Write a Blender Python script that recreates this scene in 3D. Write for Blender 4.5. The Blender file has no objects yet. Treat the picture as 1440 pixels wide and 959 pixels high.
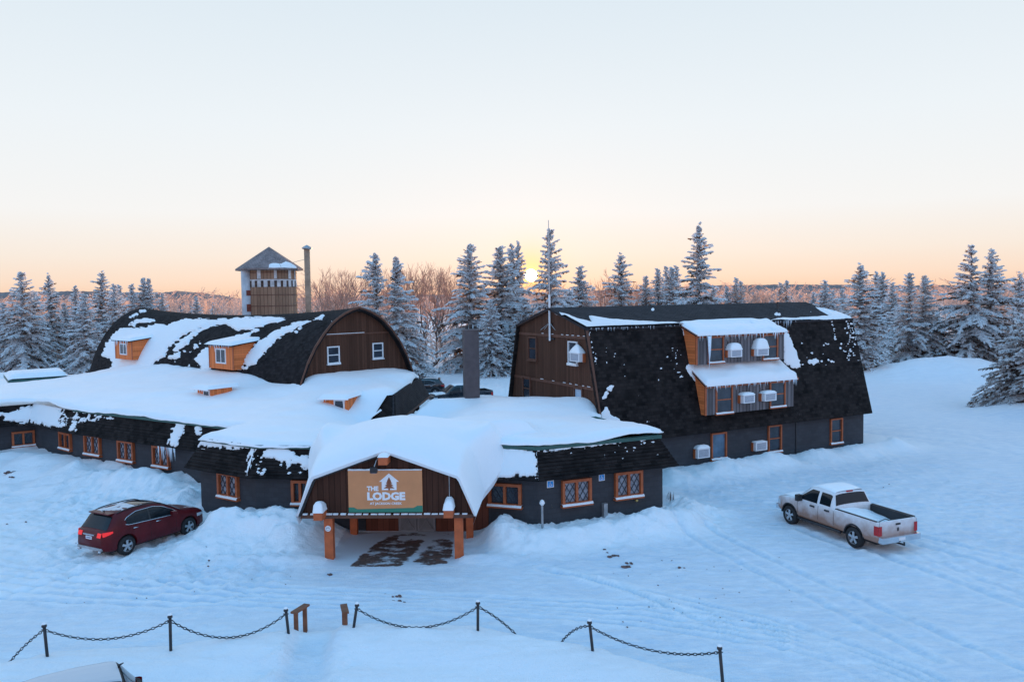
import bpy, math, random
import numpy as np
from mathutils import Vector, Matrix
R_ = random.Random(7)
sc = bpy.context.scene
COL = sc.collection

# ------------------------------------------------------------------ camera
F_PX, PITCH, ROLL, CAM_H = 1131.9, .0556, -.0143, 10.0
_cp, _sp, _c, _s = math.cos(PITCH), math.sin(PITCH), math.cos(ROLL), math.sin(ROLL)
_fw = np.array([0, _cp, -_sp]); _u0 = np.array([0, _sp, _cp]); _r0 = np.array([1., 0, 0])
_rt = _c * _r0 + _s * _u0; _up = -_s * _r0 + _c * _u0
EYE = np.array([0, 0, CAM_H])
cam = bpy.data.cameras.new("camera"); cam_o = bpy.data.objects.new("camera", cam); COL.objects.link(cam_o)
cam.sensor_width = 36; cam.lens = F_PX / 1440 * 36; cam.clip_start = .5; cam.clip_end = 9000
M = Matrix.Identity(4)
for i in range(3):
    M[i][0], M[i][1], M[i][2], M[i][3] = _rt[i], _up[i], -_fw[i], EYE[i]
cam_o.matrix_world = M
sc.camera = cam_o

def ray(px, py):
    return (px - 720) / F_PX * _rt - (py - 479.5) / F_PX * _up + _fw
def at_z(px, py, z):
    d = ray(px, py); return EYE + d * ((z - CAM_H) / d[2])
def at_y(px, py, y):
    d = ray(px, py); return EYE + d * (y / d[1])
def project(P):
    d = np.asarray(P, float) - EYE
    w = d @ _fw
    return 720 + F_PX * (d @ _rt) / w, 479.5 - F_PX * (d @ _up) / w

class Plane:
    """A vertical plane of a building: s runs along it, z up, out is its outward normal."""
    def __init__(self, o, e, out):
        self.o = np.array([o[0], o[1], 0.]); self.e = np.array([e[0], e[1], 0.]) / math.hypot(e[0], e[1])
        self.n = np.array([out[0], out[1], 0.]) / math.hypot(out[0], out[1])
    def at(self, s, z, d=0.):
        return self.o + self.e * s + self.n * d + np.array([0, 0, z])
    def hit(self, px, py):
        d = ray(px, py); t = ((self.o - EYE) @ self.n) / (d @ self.n); p = EYE + d * t
        return (p - self.o) @ self.e, p[2]
    def shifted(self, d):
        return Plane(self.o + self.n * d, self.e, self.n)

# ------------------------------------------------------------------ noise
def _hash(ix, iy, seed):
    h = (ix.astype(np.int64) * 374761393 + iy.astype(np.int64) * 668265263 + seed * 1442695041) & 0x7fffffff
    h = ((h ^ (h >> 13)) * 1274126177) & 0x7fffffff
    return ((h ^ (h >> 16)) & 0xffff) / 65535.0
def vnoise(x, y, seed=0):
    x = np.asarray(x, float); y = np.asarray(y, float)
    ix, iy = np.floor(x), np.floor(y); fx, fy = x - ix, y - iy
    fx = fx * fx * (3 - 2 * fx); fy = fy * fy * (3 - 2 * fy)
    a, b = _hash(ix, iy, seed), _hash(ix + 1, iy, seed)
    c, d = _hash(ix, iy + 1, seed), _hash(ix + 1, iy + 1, seed)
    return (a + (b - a) * fx) * (1 - fy) + (c + (d - c) * fx) * fy
def fbm(x, y, seed=0, o=4):
    s = 0; a = .5; t = 0
    for k in range(o):
        s = s + a * vnoise(np.asarray(x) * 2 ** k, np.asarray(y) * 2 ** k, seed + k * 17); t += a; a *= .5
    return s / t - .5
def sstep(a, b, x):
    t = np.clip((x - a) / (b - a), 0, 1); return t * t * (3 - 2 * t)
def seg_dist(x, y, pts):
    """distance of points to an open polyline"""
    best = np.full(np.shape(x), 1e9)
    for (ax, ay), (bx, by) in zip(pts[:-1], pts[1:]):
        dx, dy = bx - ax, by - ay; L = dx * dx + dy * dy
        t = np.clip(((x - ax) * dx + (y - ay) * dy) / L, 0, 1)
        best = np.minimum(best, np.hypot(x - ax - t * dx, y - ay - t * dy))
    return best
def poly_sd(x, y, poly):
    """signed distance to a polygon, positive inside"""
    pts = list(poly) + [poly[0]]
    d = seg_dist(x, y, pts); ins = np.zeros(np.shape(x), bool)
    for (ax, ay), (bx, by) in zip(pts[:-1], pts[1:]):
        if ay == by: continue
        c = ((ay > y) != (by > y)) & (x < (bx - ax) * (y - ay) / (by - ay) + ax)
        ins ^= c
    return np.where(ins, d, -d)

# ------------------------------------------------------------------ object helpers
def tag(o, label=None, cat=None, group=None, kind=None):
    if label: o['label'] = label
    if cat: o['category'] = cat
    if group: o['group'] = group
    if kind: o['kind'] = kind
    return o
def empty(name, loc=(0, 0, 0), rz=0., label=None, cat=None, group=None):
    o = bpy.data.objects.new(name, None); COL.objects.link(o)
    o.location = loc; o.rotation_euler = (0, 0, rz); o.empty_display_size = .2
    return tag(o, label, cat, group)
def kids(o): return [c for c in bpy.data.objects if c.parent == o]
def copy_tree(o, parent=None):
    c = o.copy(); COL.objects.link(c); c.parent = parent
    for ch in kids(o): copy_tree(ch, c)
    return c
def root_loc(p):
    v = Vector((0, 0, 0))
    while p is not None:
        v += p.location; p = p.parent
    return v

class MB:
    """Collects polygons, then links them as ONE mesh object."""
    def __init__(self): self.v = []; self.f = []; self.uv = []; self.mi = []
    def face(self, pts, uv=None, mi=0):
        pts = [np.asarray(p, float) for p in pts]
        k = len(self.v); self.v += pts; self.f.append(list(range(k, k + len(pts))))
        if uv is None:
            a = pts[1] - pts[0]; L = np.linalg.norm(a); a = a / (L if L > 1e-9 else 1)
            n = np.cross(a, pts[-1] - pts[0]); nn = np.linalg.norm(n)
            if nn < 1e-9: n = np.cross(a, pts[2] - pts[0]); nn = np.linalg.norm(n)
            b = np.cross(n / (nn if nn > 1e-9 else 1), a)
            uv = [((p - pts[0]) @ a, (p - pts[0]) @ b) for p in pts]
        self.uv.append(uv); self.mi.append(mi)
    def box8(self, c, mi=0):
        a, b, d, e, f, g, h, i = c       # bottom abcd ccw, top efgh ccw
        for q in ((d, b, a, None), ): pass
        B = [a, b, d, e]; T = [f, g, h, i]
        self.face([e, d, b, a], mi=mi); self.face([f, g, h, i], mi=mi)
        for k in range(4):
            self.face([B[k], B[(k + 1) % 4], T[(k + 1) % 4], T[k]], mi=mi)
    def box(self, x0, x1, y0, y1, z0, z1, mi=0):
        P = lambda x, y, z: np.array([x, y, z], float)
        self.box8([P(x0, y0, z0), P(x1, y0, z0), P(x1, y1, z0), P(x0, y1, z0),
                   P(x0, y0, z1), P(x1, y0, z1), P(x1, y1, z1), P(x0, y1, z1)], mi)
    def pbox(self, pl, s0, s1, z0, z1, d0, d1, mi=0):
        """a box in the frame of a wall plane; d is the distance out of the wall"""
        A = pl.at
        self.box8([A(s0, z0, d1), A(s1, z0, d1), A(s1, z0, d0), A(s0, z0, d0),
                   A(s0, z1, d1), A(s1, z1, d1), A(s1, z1, d0), A(s0, z1, d0)], mi)
    def beam(self, p, q, w, h=None, mi=0):
        p = np.asarray(p, float); q = np.asarray(q, float); h = h or w
        d = q - p; d = d / np.linalg.norm(d)
        u = np.array([0, 0, 1.]) if abs(d[2]) < .9 else np.array([0, 1., 0])
        a = np.cross(d, u); a /= np.linalg.norm(a); b = np.cross(a, d)
        c = [(-1, -1), (1, -1), (1, 1), (-1, 1)]
        self.box8([p + a * x * w / 2 + b * y * h / 2 for x, y in c] + [q + a * x * w / 2 + b * y * h / 2 for x, y in c], mi)
    def tube(self, pts, rad, n=8, mi=0, cap=True):
        pts = [np.asarray(p, float) for p in pts]; rings = []
        if not hasattr(rad, '__len__'): rad = [rad] * len(pts)
        for i, p in enumerate(pts):
            d = pts[min(i + 1, len(pts) - 1)] - pts[max(i - 1, 0)]; d = d / np.linalg.norm(d)
            u = np.array([0, 0, 1.]) if abs(d[2]) < .9 else np.array([1., 0, 0])
            a = np.cross(d, u); a /= np.linalg.norm(a); b = np.cross(d, a)
            k = len(self.v)
            self.v += [p + (a * math.cos(2 * math.pi * j / n) + b * math.sin(2 * math.pi * j / n)) * rad[i] for j in range(n)]
            rings.append(k)
        for r0, r1 in zip(rings[:-1], rings[1:]):
            for j in range(n):
                self.f.append([r0 + j, r0 + (j + 1) % n, r1 + (j + 1) % n, r1 + j]); self.mi.append(mi)
                self.uv.append([(j / n, 0), ((j + 1) / n, 0), ((j + 1) / n, 1), (j / n, 1)])
        if cap:
            for r, rev in ((rings[0], True), (rings[-1], False)):
                ids = [r + j for j in range(n)]
                self.f.append(ids[::-1] if rev else ids); self.mi.append(mi); self.uv.append([(0, 0)] * n)
    def lathe(self, prof, c=(0, 0, 0), n=24, axis='z', mi=0):
        c = np.asarray(c, float); k0 = len(self.v); m = len(prof)
        for j in range(n):
            a = 2 * math.pi * j / n
            for r, h in prof:
                p = (r * math.cos(a), r * math.sin(a), h) if axis == 'z' else (r * math.cos(a), h, r * math.sin(a))
                self.v.append(c + np.array(p))
        for j in range(n):
            for i in range(m - 1):
                a, b = k0 + j * m + i, k0 + ((j + 1) % n) * m + i
                self.f.append([a, b, b + 1, a + 1]); self.mi.append(mi)
                self.uv.append([(j / n, i), ((j + 1) / n, i), ((j + 1) / n, i + 1), (j / n, i + 1)])
    def grid(self, P, uv=None, mi=0, close=False):
        P = np.asarray(P, float); a, b = P.shape[:2]; k = len(self.v)
        self.v += list(P.reshape(-1, 3))
        for i in range(a - 1):
            for j in range(b - 1):
                q = [k + i * b + j, k + i * b + j + 1, k + (i + 1) * b + j + 1, k + (i + 1) * b + j]
                self.f.append(q); self.mi.append(mi)
                if uv is not None: self.uv.append([tuple(uv[i][j]), tuple(uv[i][j + 1]), tuple(uv[i + 1][j + 1]), tuple(uv[i + 1][j])])
                else: self.uv.append([(0, 0), (1, 0), (1, 1), (0, 1)])
    def build(self, name, mats, parent=None, smooth=False, world=True, weld=False, bevel=0):
        v = np.array(self.v, float).reshape(-1, 3)
        if parent is not None and world: v = v - np.array(root_loc(parent))
        me = bpy.data.meshes.new(name); me.from_pydata(v.tolist(), [], self.f)
        ul = me.uv_layers.new(name="UVMap")
        ul.data.foreach_set("uv", np.array([c for f in self.uv for c in f], float).ravel())
        if not isinstance(mats, (list, tuple)): mats = [mats]
        for m in mats: me.materials.append(m)
        me.polygons.foreach_set("material_index", np.array(self.mi, np.int32))
        me.polygons.foreach_set("use_smooth", np.full(len(self.f), smooth))
        me.validate(); me.update()
        if weld:
            import bmesh
            bm = bmesh.new(); bm.from_mesh(me); bmesh.ops.remove_doubles(bm, verts=bm.verts, dist=1e-4)
            bmesh.ops.recalc_face_normals(bm, faces=bm.faces); bm.to_mesh(me); bm.free()
        o = bpy.data.objects.new(name, me); COL.objects.link(o)
        if bevel:
            md = o.modifiers.new("bevel", 'BEVEL'); md.width = bevel; md.segments = 2; md.limit_method = 'ANGLE'
        if parent is not None: o.parent = parent
        return o
def raw_mesh(name, v, quads, mats, mi=None, smooth=False, parent=None):
    """fast path: arrays of vertices and quads"""
    v = np.asarray(v, np.float32); q = np.asarray(quads, np.int32)
    me = bpy.data.meshes.new(name)
    me.vertices.add(len(v)); me.vertices.foreach_set("co", v.ravel())
    k = q.shape[1]
    me.loops.add(q.size); me.loops.foreach_set("vertex_index", q.ravel())
    me.polygons.add(len(q)); me.polygons.foreach_set("loop_start", np.arange(0, q.size, k, dtype=np.int32))
    for m in mats: me.materials.append(m)
    if mi is not None: me.polygons.foreach_set("material_index", np.asarray(mi, np.int32))
    me.polygons.foreach_set("use_smooth", np.full(len(q), smooth))
    me.update(calc_edges=True); me.validate()
    o = bpy.data.objects.new(name, me); COL.objects.link(o); o.parent = parent
    return o

# ------------------------------------------------------------------ materials
def _new(name):
    m = bpy.data.materials.new(name); m.use_nodes = True
    nt = m.node_tree; return m, nt, nt.nodes["Principled BSDF"]
def _n(nt, t, **kw):
    n = nt.nodes.new(t)
    for k, v in kw.items():
        if k in n.inputs: n.inputs[k].default_value = v
        else: setattr(n, k, v)
    return n
def _mix(nt, fac, a, b):
    n = nt.nodes.new('ShaderNodeMix'); n.data_type = 'RGBA'
    for k, x in ((0, fac), (6, a), (7, b)):
        if hasattr(x, 'links'): nt.links.new(x, n.inputs[k])
        else: n.inputs[k].default_value = x if k == 0 else (*x[:3], 1)
    return n.outputs[2]
def _math(nt, op, a, b=None):
    n = nt.nodes.new('ShaderNodeMath'); n.operation = op
    for k, x in ((0, a), (1, b)):
        if x is None: continue
        if hasattr(x, 'links'): nt.links.new(x, n.inputs[k])
        else: n.inputs[k].default_value = x
    return n.outputs[0]
def _noise(nt, vec, scale, detail=4, rough=.55):
    n = _n(nt, 'ShaderNodeTexNoise'); n.inputs['Scale'].default_value = scale
    n.inputs['Detail'].default_value = detail; n.inputs['Roughness'].default_value = rough
    if vec is not None: nt.links.new(vec, n.inputs['Vector'])
    return n.outputs['Fac']
def _ramp(nt, fac, stops):
    n = nt.nodes.new('ShaderNodeValToRGB'); nt.links.new(fac, n.inputs[0])
    e = n.color_ramp.elements
    while len(e) < len(stops): e.new(.5)
    for el, (p, c) in zip(e, stops):
        el.position = p; el.color = (*c[:3], 1) if hasattr(c, '__len__') else (c, c, c, 1)
    return n.outputs[0]
def _bump(nt, b, h, strength, dist):
    n = nt.nodes.new('ShaderNodeBump'); n.inputs['Strength'].default_value = strength; n.inputs['Distance'].default_value = dist
    nt.links.new(h, n.inputs['Height']); nt.links.new(n.outputs[0], b.inputs['Normal'])
def mat(name, col, rough=.7, var=.25, scale=3., bump=.15, dist=.02, metal=0., spec=.5, coat=0.):
    m, nt, b = _new(name)
    tc = _n(nt, 'ShaderNodeTexCoord').outputs['Object']
    f = _noise(nt, tc, scale, 6)
    c2 = [max(0, c * (1 - var)) for c in col]; c3 = [min(1, c * (1 + var)) for c in col]
    nt.links.new(_ramp(nt, f, [(.3, c2), (.7, c3)]), b.inputs['Base Color'])
    b.inputs['Roughness'].default_value = rough; b.inputs['Metallic'].default_value = metal
    b.inputs['Specular IOR Level'].default_value = spec; b.inputs['Coat Weight'].default_value = coat
    if bump: _bump(nt, b, _noise(nt, tc, scale * 8, 4), bump, dist)
    return m
def shingles(name, c1, c2, w=.32, h=.15):
    m, nt, b = _new(name)
    tc = _n(nt, 'ShaderNodeTexCoord'); uv = tc.outputs['UV']; ob = tc.outputs['Object']
    br = _n(nt, 'ShaderNodeTexBrick'); nt.links.new(uv, br.inputs['Vector'])
    br.inputs['Scale'].default_value = 1; br.inputs['Brick Width'].default_value = w; br.inputs['Row Height'].default_value = h
    br.inputs['Mortar Size'].default_value = .012; br.inputs['Mortar Smooth'].default_value = .3
    br.inputs['Color1'].default_value = (*c1, 1); br.inputs['Color2'].default_value = (*c2, 1); br.inputs['Mortar'].default_value = (.006, .006, .007, 1)
    br.inputs['Bias'].default_value = -.1
    f = _noise(nt, ob, 1.3, 6); g = _noise(nt, ob, 30, 2)
    c = _mix(nt, _ramp(nt, f, [(.35, 0.), (.75, .5)]), br.outputs['Color'], [x * 1.5 for x in c2])
    # frost crumbs caught under the courses
    fr = _math(nt, 'MULTIPLY', _ramp(nt, g, [(.66, 0.), (.74, 1.)]), _ramp(nt, _noise(nt, ob, .55, 4), [(.55, 0.), (.72, .22)]))
    c = _mix(nt, fr, c, (.75, .78, .83))
    nt.links.new(c, b.inputs['Base Color']); b.inputs['Roughness'].default_value = .85; b.inputs['Specular IOR Level'].default_value = .12
    hgt = _math(nt, 'ADD', _math(nt, 'MULTIPLY', br.outputs['Fac'], -1.), _math(nt, 'MULTIPLY', g, .5))
    _bump(nt, b, hgt, .6, .03)
    return m
def boards(name, col, pitch=.2, groove=.07, var=.35, rough=.75, streak=1.):
    """vertical boards, u along the wall"""
    m, nt, b = _new(name)
    tc = _n(nt, 'ShaderNodeTexCoord'); uv = tc.outputs['UV']; ob = tc.outputs['Object']
    sp = _n(nt, 'ShaderNodeSeparateXYZ'); nt.links.new(uv, sp.inputs[0])
    q = _math(nt, 'DIVIDE', sp.outputs[0], pitch); fr = _math(nt, 'FRACT', q); fl = _math(nt, 'FLOOR', q)
    wn = _n(nt, 'ShaderNodeTexWhiteNoise', noise_dimensions='1D'); nt.links.new(fl, wn.inputs['W'])
    mp = _n(nt, 'ShaderNodeMapping'); mp.inputs['Scale'].default_value = (14, 14, 1.2); nt.links.new(ob, mp.inputs[0])
    st = _noise(nt, mp.outputs[0], 1., 5)
    t = _math(nt, 'ADD', _math(nt, 'MULTIPLY', wn.outputs['Value'], .45), _math(nt, 'MULTIPLY', st, .55 * streak))
    c = _ramp(nt, t, [(.2, [x * (1 - var) for x in col]), (.8, [min(1, x * (1 + var)) for x in col])])
    g = _math(nt, 'LESS_THAN', fr, groove)
    nt.links.new(_mix(nt, g, c, [x * .3 for x in col]), b.inputs['Base Color']); b.inputs['Roughness'].default_value = rough; b.inputs['Specular IOR Level'].default_value = .15
    _bump(nt, b, _math(nt, 'ADD', _math(nt, 'MULTIPLY', g, -1.), _math(nt, 'MULTIPLY', st, .3)), .5, .02)
    return m
def blocks(name, col):
    m, nt, b = _new(name)
    tc = _n(nt, 'ShaderNodeTexCoord'); uv = tc.outputs['UV']; ob = tc.outputs['Object']
    br = _n(nt, 'ShaderNodeTexBrick'); nt.links.new(uv, br.inputs['Vector'])
    br.inputs['Scale'].default_value = 1; br.inputs['Brick Width'].default_value = .42; br.inputs['Row Height'].default_value = .21
    br.inputs['Mortar Size'].default_value = .008
    br.inputs['Color1'].default_value = (*[x * .92 for x in col], 1); br.inputs['Color2'].default_value = (*[x * 1.08 for x in col], 1)
    br.inputs['Mortar'].default_value = (*[x * .8 for x in col], 1)
    f = _noise(nt, ob, 1.1, 6)
    c = _mix(nt, _ramp(nt, f, [(.4, 0.), (.8, .5)]), br.outputs['Color'], [x * .55 for x in col])
    nt.links.new(c, b.inputs['Base Color']); b.inputs['Roughness'].default_value = .8; b.inputs['Specular IOR Level'].default_value = .15
    _bump(nt, b, _math(nt, 'MULTIPLY', br.outputs['Fac'], -1.), .3, .01)
    return m
def snow_mat(name, col=(.9, .92, .945), s1=1.2, b1=.35, d1=.06, dirt=0.):
    m, nt, b = _new(name)
    tc = _n(nt, 'ShaderNodeTexCoord').outputs['Object']
    f = _noise(nt, tc, s1, 6, .6); g = _noise(nt, tc, s1 * 14, 3)
    c = _ramp(nt, _noise(nt, tc, .35, 5), [(.3, [x * .95 for x in col]), (.7, col)])
    if dirt:
        mp = _n(nt, 'ShaderNodeMapping'); mp.inputs['Scale'].default_value = (1., 2.2, 1.); nt.links.new(tc, mp.inputs[0])
        k = _noise(nt, mp.outputs[0], 2.6, 8, .68)
        zone = _ramp(nt, _noise(nt, tc, .16, 3), [(.46, 0.), (.66, 1.)])
        d = _math(nt, 'MULTIPLY', _ramp(nt, k, [(.62, 0.), (.74, 1.)]), zone)
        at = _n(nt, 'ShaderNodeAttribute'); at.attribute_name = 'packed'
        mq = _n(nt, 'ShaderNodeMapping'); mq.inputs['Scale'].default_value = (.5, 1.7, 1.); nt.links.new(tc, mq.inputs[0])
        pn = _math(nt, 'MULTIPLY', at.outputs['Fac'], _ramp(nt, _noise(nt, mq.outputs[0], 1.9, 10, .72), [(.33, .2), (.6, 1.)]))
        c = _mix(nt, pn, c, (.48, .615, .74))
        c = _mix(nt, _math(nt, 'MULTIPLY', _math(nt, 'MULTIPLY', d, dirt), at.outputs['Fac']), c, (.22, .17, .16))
        mp2 = _n(nt, 'ShaderNodeMapping'); mp2.inputs['Scale'].default_value = (.25, 3.2, 1.); mp2.inputs['Rotation'].default_value = (0, 0, .12); nt.links.new(tc, mp2.inputs[0])
        pk = _noise(nt, mp2.outputs[0], .9, 5, .6)
        c = _mix(nt, _ramp(nt, pk, [(.45, 0.), (.75, .3)]), c, [x * .82 for x in col])
        f = _math(nt, 'ADD', f, _math(nt, 'MULTIPLY', pk, .8))
    nt.links.new(c, b.inputs['Base Color']); b.inputs['Roughness'].default_value = .5; b.inputs['Specular IOR Level'].default_value = .5; b.inputs['Sheen Weight'].default_value = .75; b.inputs['Sheen Roughness'].default_value = .5
    _bump(nt, b, _math(nt, 'ADD', f, _math(nt, 'MULTIPLY', g, .4)), b1, d1)
    return m
def leafy(name, col, trans, var=.3, scale=1.5, tint=(1, 1, 1)):
    """thin stuff (needles, frost, twigs) that lets some light through"""
    m = bpy.data.materials.new(name); m.use_nodes = True; nt = m.node_tree; nt.nodes.clear()
    out = _n(nt, 'ShaderNodeOutputMaterial'); tc = _n(nt, 'ShaderNodeTexCoord').outputs['Object']
    c = _ramp(nt, _noise(nt, tc, scale, 3), [(.3, [x * (1 - var) for x in col]), (.7, [min(1, x * (1 + var)) for x in col])])
    a = _n(nt, 'ShaderNodeBsdfDiffuse'); t = _n(nt, 'ShaderNodeBsdfTranslucent'); mx = _n(nt, 'ShaderNodeMixShader')
    nt.links.new(c, a.inputs[0]); nt.links.new(_mix(nt, 0., c, (1, 1, 1)), t.inputs[0])
    mx.inputs[0].default_value = trans
    nt.links.new(a.outputs[0], mx.inputs[1]); nt.links.new(t.outputs[0], mx.inputs[2]); nt.links.new(mx.outputs[0], out.inputs[0])
    return m

SNOW = snow_mat("snow_smooth", b1=.5, d1=.06, s1=1.1)
SNOW_G = snow_mat("snow_ground", b1=.85, d1=.1, s1=1.5, dirt=.8)
SNOW_P = snow_mat("snow_crumbly", b1=.6, d1=.06, s1=4.)
SHING = shingles("roof_shingles", (.0045, .004, .0045), (.028, .022, .021), .3, .19)
SHING2 = shingles("roof_shingles_upper", (.03, .027, .03), (.046, .041, .044), .3, .13)
SIDING = boards("brown_siding", (.085, .039, .025), .2, .06, .3)
SIDING_D = boards("dark_brown_boards", (.062, .026, .017), .22, .08, .35)
TRIM_B = mat("brown_trim", (.115, .045, .026), .7)
WOOD_O = boards("orange_wood", (.72, .2, .065), .16, .05, .22)
TRIM_O = mat("orange_trim", (.4, .1, .032), .6, .2, 4.)
POST_O = mat("red_orange_post", (.5, .115, .035), .65, .2, 3.)
BLOCK = blocks("painted_block", (.058, .06, .068))
RIBBED = boards("grey_board_and_batten", (.15, .135, .14), .26, .2, .45)
GREEN = mat("green_fascia", (.025, .095, .085), .45, .2, 2.)
GLASS = mat("window_glass", (.035, .045, .06), .12, .5, 1.2, 0)
GLASS_P = mat("curtained_glass", (.26, .27, .31), .18, .4, 5., 0)
GLASS_S = mat("painted_sky_glass", (.1, .17, .25), .1, .5, .9, 0)  # sky reflection painted into the pane as a mottled blue base colour
GLASS_W = mat("sky_blue_blind", (.42, .55, .68), .3, .15, 1., 0)
LEAD = mat("window_lattice", (.03, .04, .06), .5, .1)
WHITE = mat("white_vinyl", (.75, .76, .78), .4, .06, 2., 0)
STEEL = mat("steel_black", (.02, .02, .024), .45, .2, 5.)
GALV = mat("galvanised_metal", (.42, .42, .43), .4, .2, 3., .1, metal=.6)
CONC = mat("chimney_render", (.095, .075, .078), .85, .18, 2., .3)
ICE = mat("ice", (.72, .82, .92), .12, .1, 6., .1)
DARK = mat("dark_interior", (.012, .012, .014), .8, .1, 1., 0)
GRILLE = mat("grey_grille", (.28, .31, .37), .6, .2, 20.)

SUN_POWER, HAZE = 5.0, 0.0
# ------------------------------------------------------------------ building helpers
def rect(pl, x0, y0, x1, y1):
    xm, ym = (x0 + x1) / 2, (y0 + y1) / 2
    s0, s1 = pl.hit(x0, ym)[0], pl.hit(x1, ym)[0]
    z0, z1 = pl.hit(xm, y1)[1], pl.hit(xm, y0)[1]
    return min(s0, s1), max(s0, s1), z0, z1
def window(parent, pl, r, trim, glass, style='sash', fw=.09, depth=.09, sill_snow=True, sill=True):
    s0, s1, z0, z1 = r; m = MB()
    m.pbox(pl, s0, s0 + fw, z0, z1, -.04, depth); m.pbox(pl, s1 - fw, s1, z0, z1, -.04, depth)
    m.pbox(pl, s0 + fw, s1 - fw, z1 - fw, z1, -.04, depth - .004); m.pbox(pl, s0 + fw, s1 - fw, z0, z0 + fw, -.04, depth - .004)
    sm, zm = (s0 + s1) / 2, (z0 + z1) / 2
    if style in ('slider', 'lattice'): m.pbox(pl, sm - fw * .45, sm + fw * .45, z0 + fw, z1 - fw, -.03, depth - .02)
    if style == 'sash': m.pbox(pl, s0 + fw, s1 - fw, zm - .03, zm + .03, -.03, depth - .04)
    f = m.build('window', trim, parent)
    p = MB(); p.pbox(pl, s0 + fw * .6, s1 - fw * .6, z0 + fw * .6, z1 - fw * .6, -.03, .012); p.build('pane', glass, f)
    if style == 'lattice':
        l = MB(); hw = .014
        for a, b in ((s0 + fw, sm - fw * .45), (sm + fw * .45, s1 - fw)):
            w, h = b - a, z1 - z0 - 2 * fw; pit = .27; zb = z0 + fw
            k = -h
            kx = .62                                   # horizontal run per metre of rise
            c = -h * kx
            while c < w + h * kx:
                for sg in (1, -1):
                    # line s = c + sg*kx*(z)
                    zz = []
                    for z in (0, h):
                        zz.append((c + (kx * z if sg > 0 else kx * (h - z)), z))
                    (sa, za), (sb, zb_) = zz
                    if sb < sa: sa, za, sb, zb_ = sb, zb_, sa, za
                    t0 = max(0, (0 - sa) / (sb - sa)); t1 = min(1, (w - sa) / (sb - sa))
                    if t1 - t0 > .03:
                        g = lambda t: (a + sa + (sb - sa) * t, zb + za + (zb_ - za) * t)
                        (q0, r0), (q1, r1) = g(t0), g(t1)
                        l.beam(pl.at(q0, r0, .03 + .004 * sg), pl.at(q1, r1, .03 + .004 * sg), .028, .02)
                c += pit
        l.build('lattice', LEAD, f)
    if sill:
        q = MB(); q.pbox(pl, s0 - .04, s1 + .04, z0 - .07, z0 - .002, -.02, depth + .05); q.build('sill', trim, f)
        if sill_snow:
            k = MB(); n = 7; ss = np.linspace(s0 - .03, s1 + .03, n)
            P = [[pl.at(s, z0 - .002 + (.075 + .03 * vnoise(s * 5, z0 * 9.)) * hh, dd) for s in ss] for hh, dd in ((0, depth + .07), (.75, depth + .05), (1, depth - .01), (.9, -.0), (0, -.01))]
            k.grid(np.array(P)); k.build('sill_snow', SNOW_P, f, True)
    return f
def ac_unit(pl, r, label, cap=.16, cone=False, depth=.45):
    """air conditioner sticking out of a wall"""
    s0, s1, z0, z1 = r; w = s1 - s0; h = z1 - z0
    base = pl.at((s0 + s1) / 2, z0, 0)
    t = empty('air_conditioner', tuple(base), 0, label, 'air conditioner', 'air conditioners on the gambrel building')
    m = MB(); m.pbox(pl, s0, s1, z0, z1, -.1, depth); b = m.build('case', WHITE, t, bevel=.015)
    g = MB(); g.pbox(pl, s0 + w * .1, s1 - w * .1, z0 + h * .12, z1 - h * .14, depth - .02, depth + .006)
    g.build('grille', GRILLE, t)
    fm = MB()
    for k in range(1, 6):
        zz = z0 + h * (.12 + .74 * k / 6); fm.pbox(pl, s0 + w * .1, s1 - w * .1, zz - .006, zz + .006, depth, depth + .014)
    fm.build('louvre', WHITE, t)
    br = MB(); br.pbox(pl, s0 - .05, s0, z0 - .03, z1 - .05, -.05, depth * .45); br.build('bracket', TRIM_O, t)
    n = 9; P = []
    for i in range(n):
        row = []
        for j in range(n):
            u, v = i / (n - 1) * 2 - 1, j / (n - 1) * 2 - 1
            q = max(0, 1 - max(abs(u), abs(v)) ** (3 if not cone else 1.15))
            q = q ** (.55 if not cone else .8)
            row.append(pl.at((s0 + s1) / 2 + u * w * .53, z1 - .01 + cap * q, depth / 2 + v * depth * .56))
        P.append(row)
    c = MB(); c.grid(np.array(P)); c.build('snow_cap', SNOW, t, True)
    return t
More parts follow.
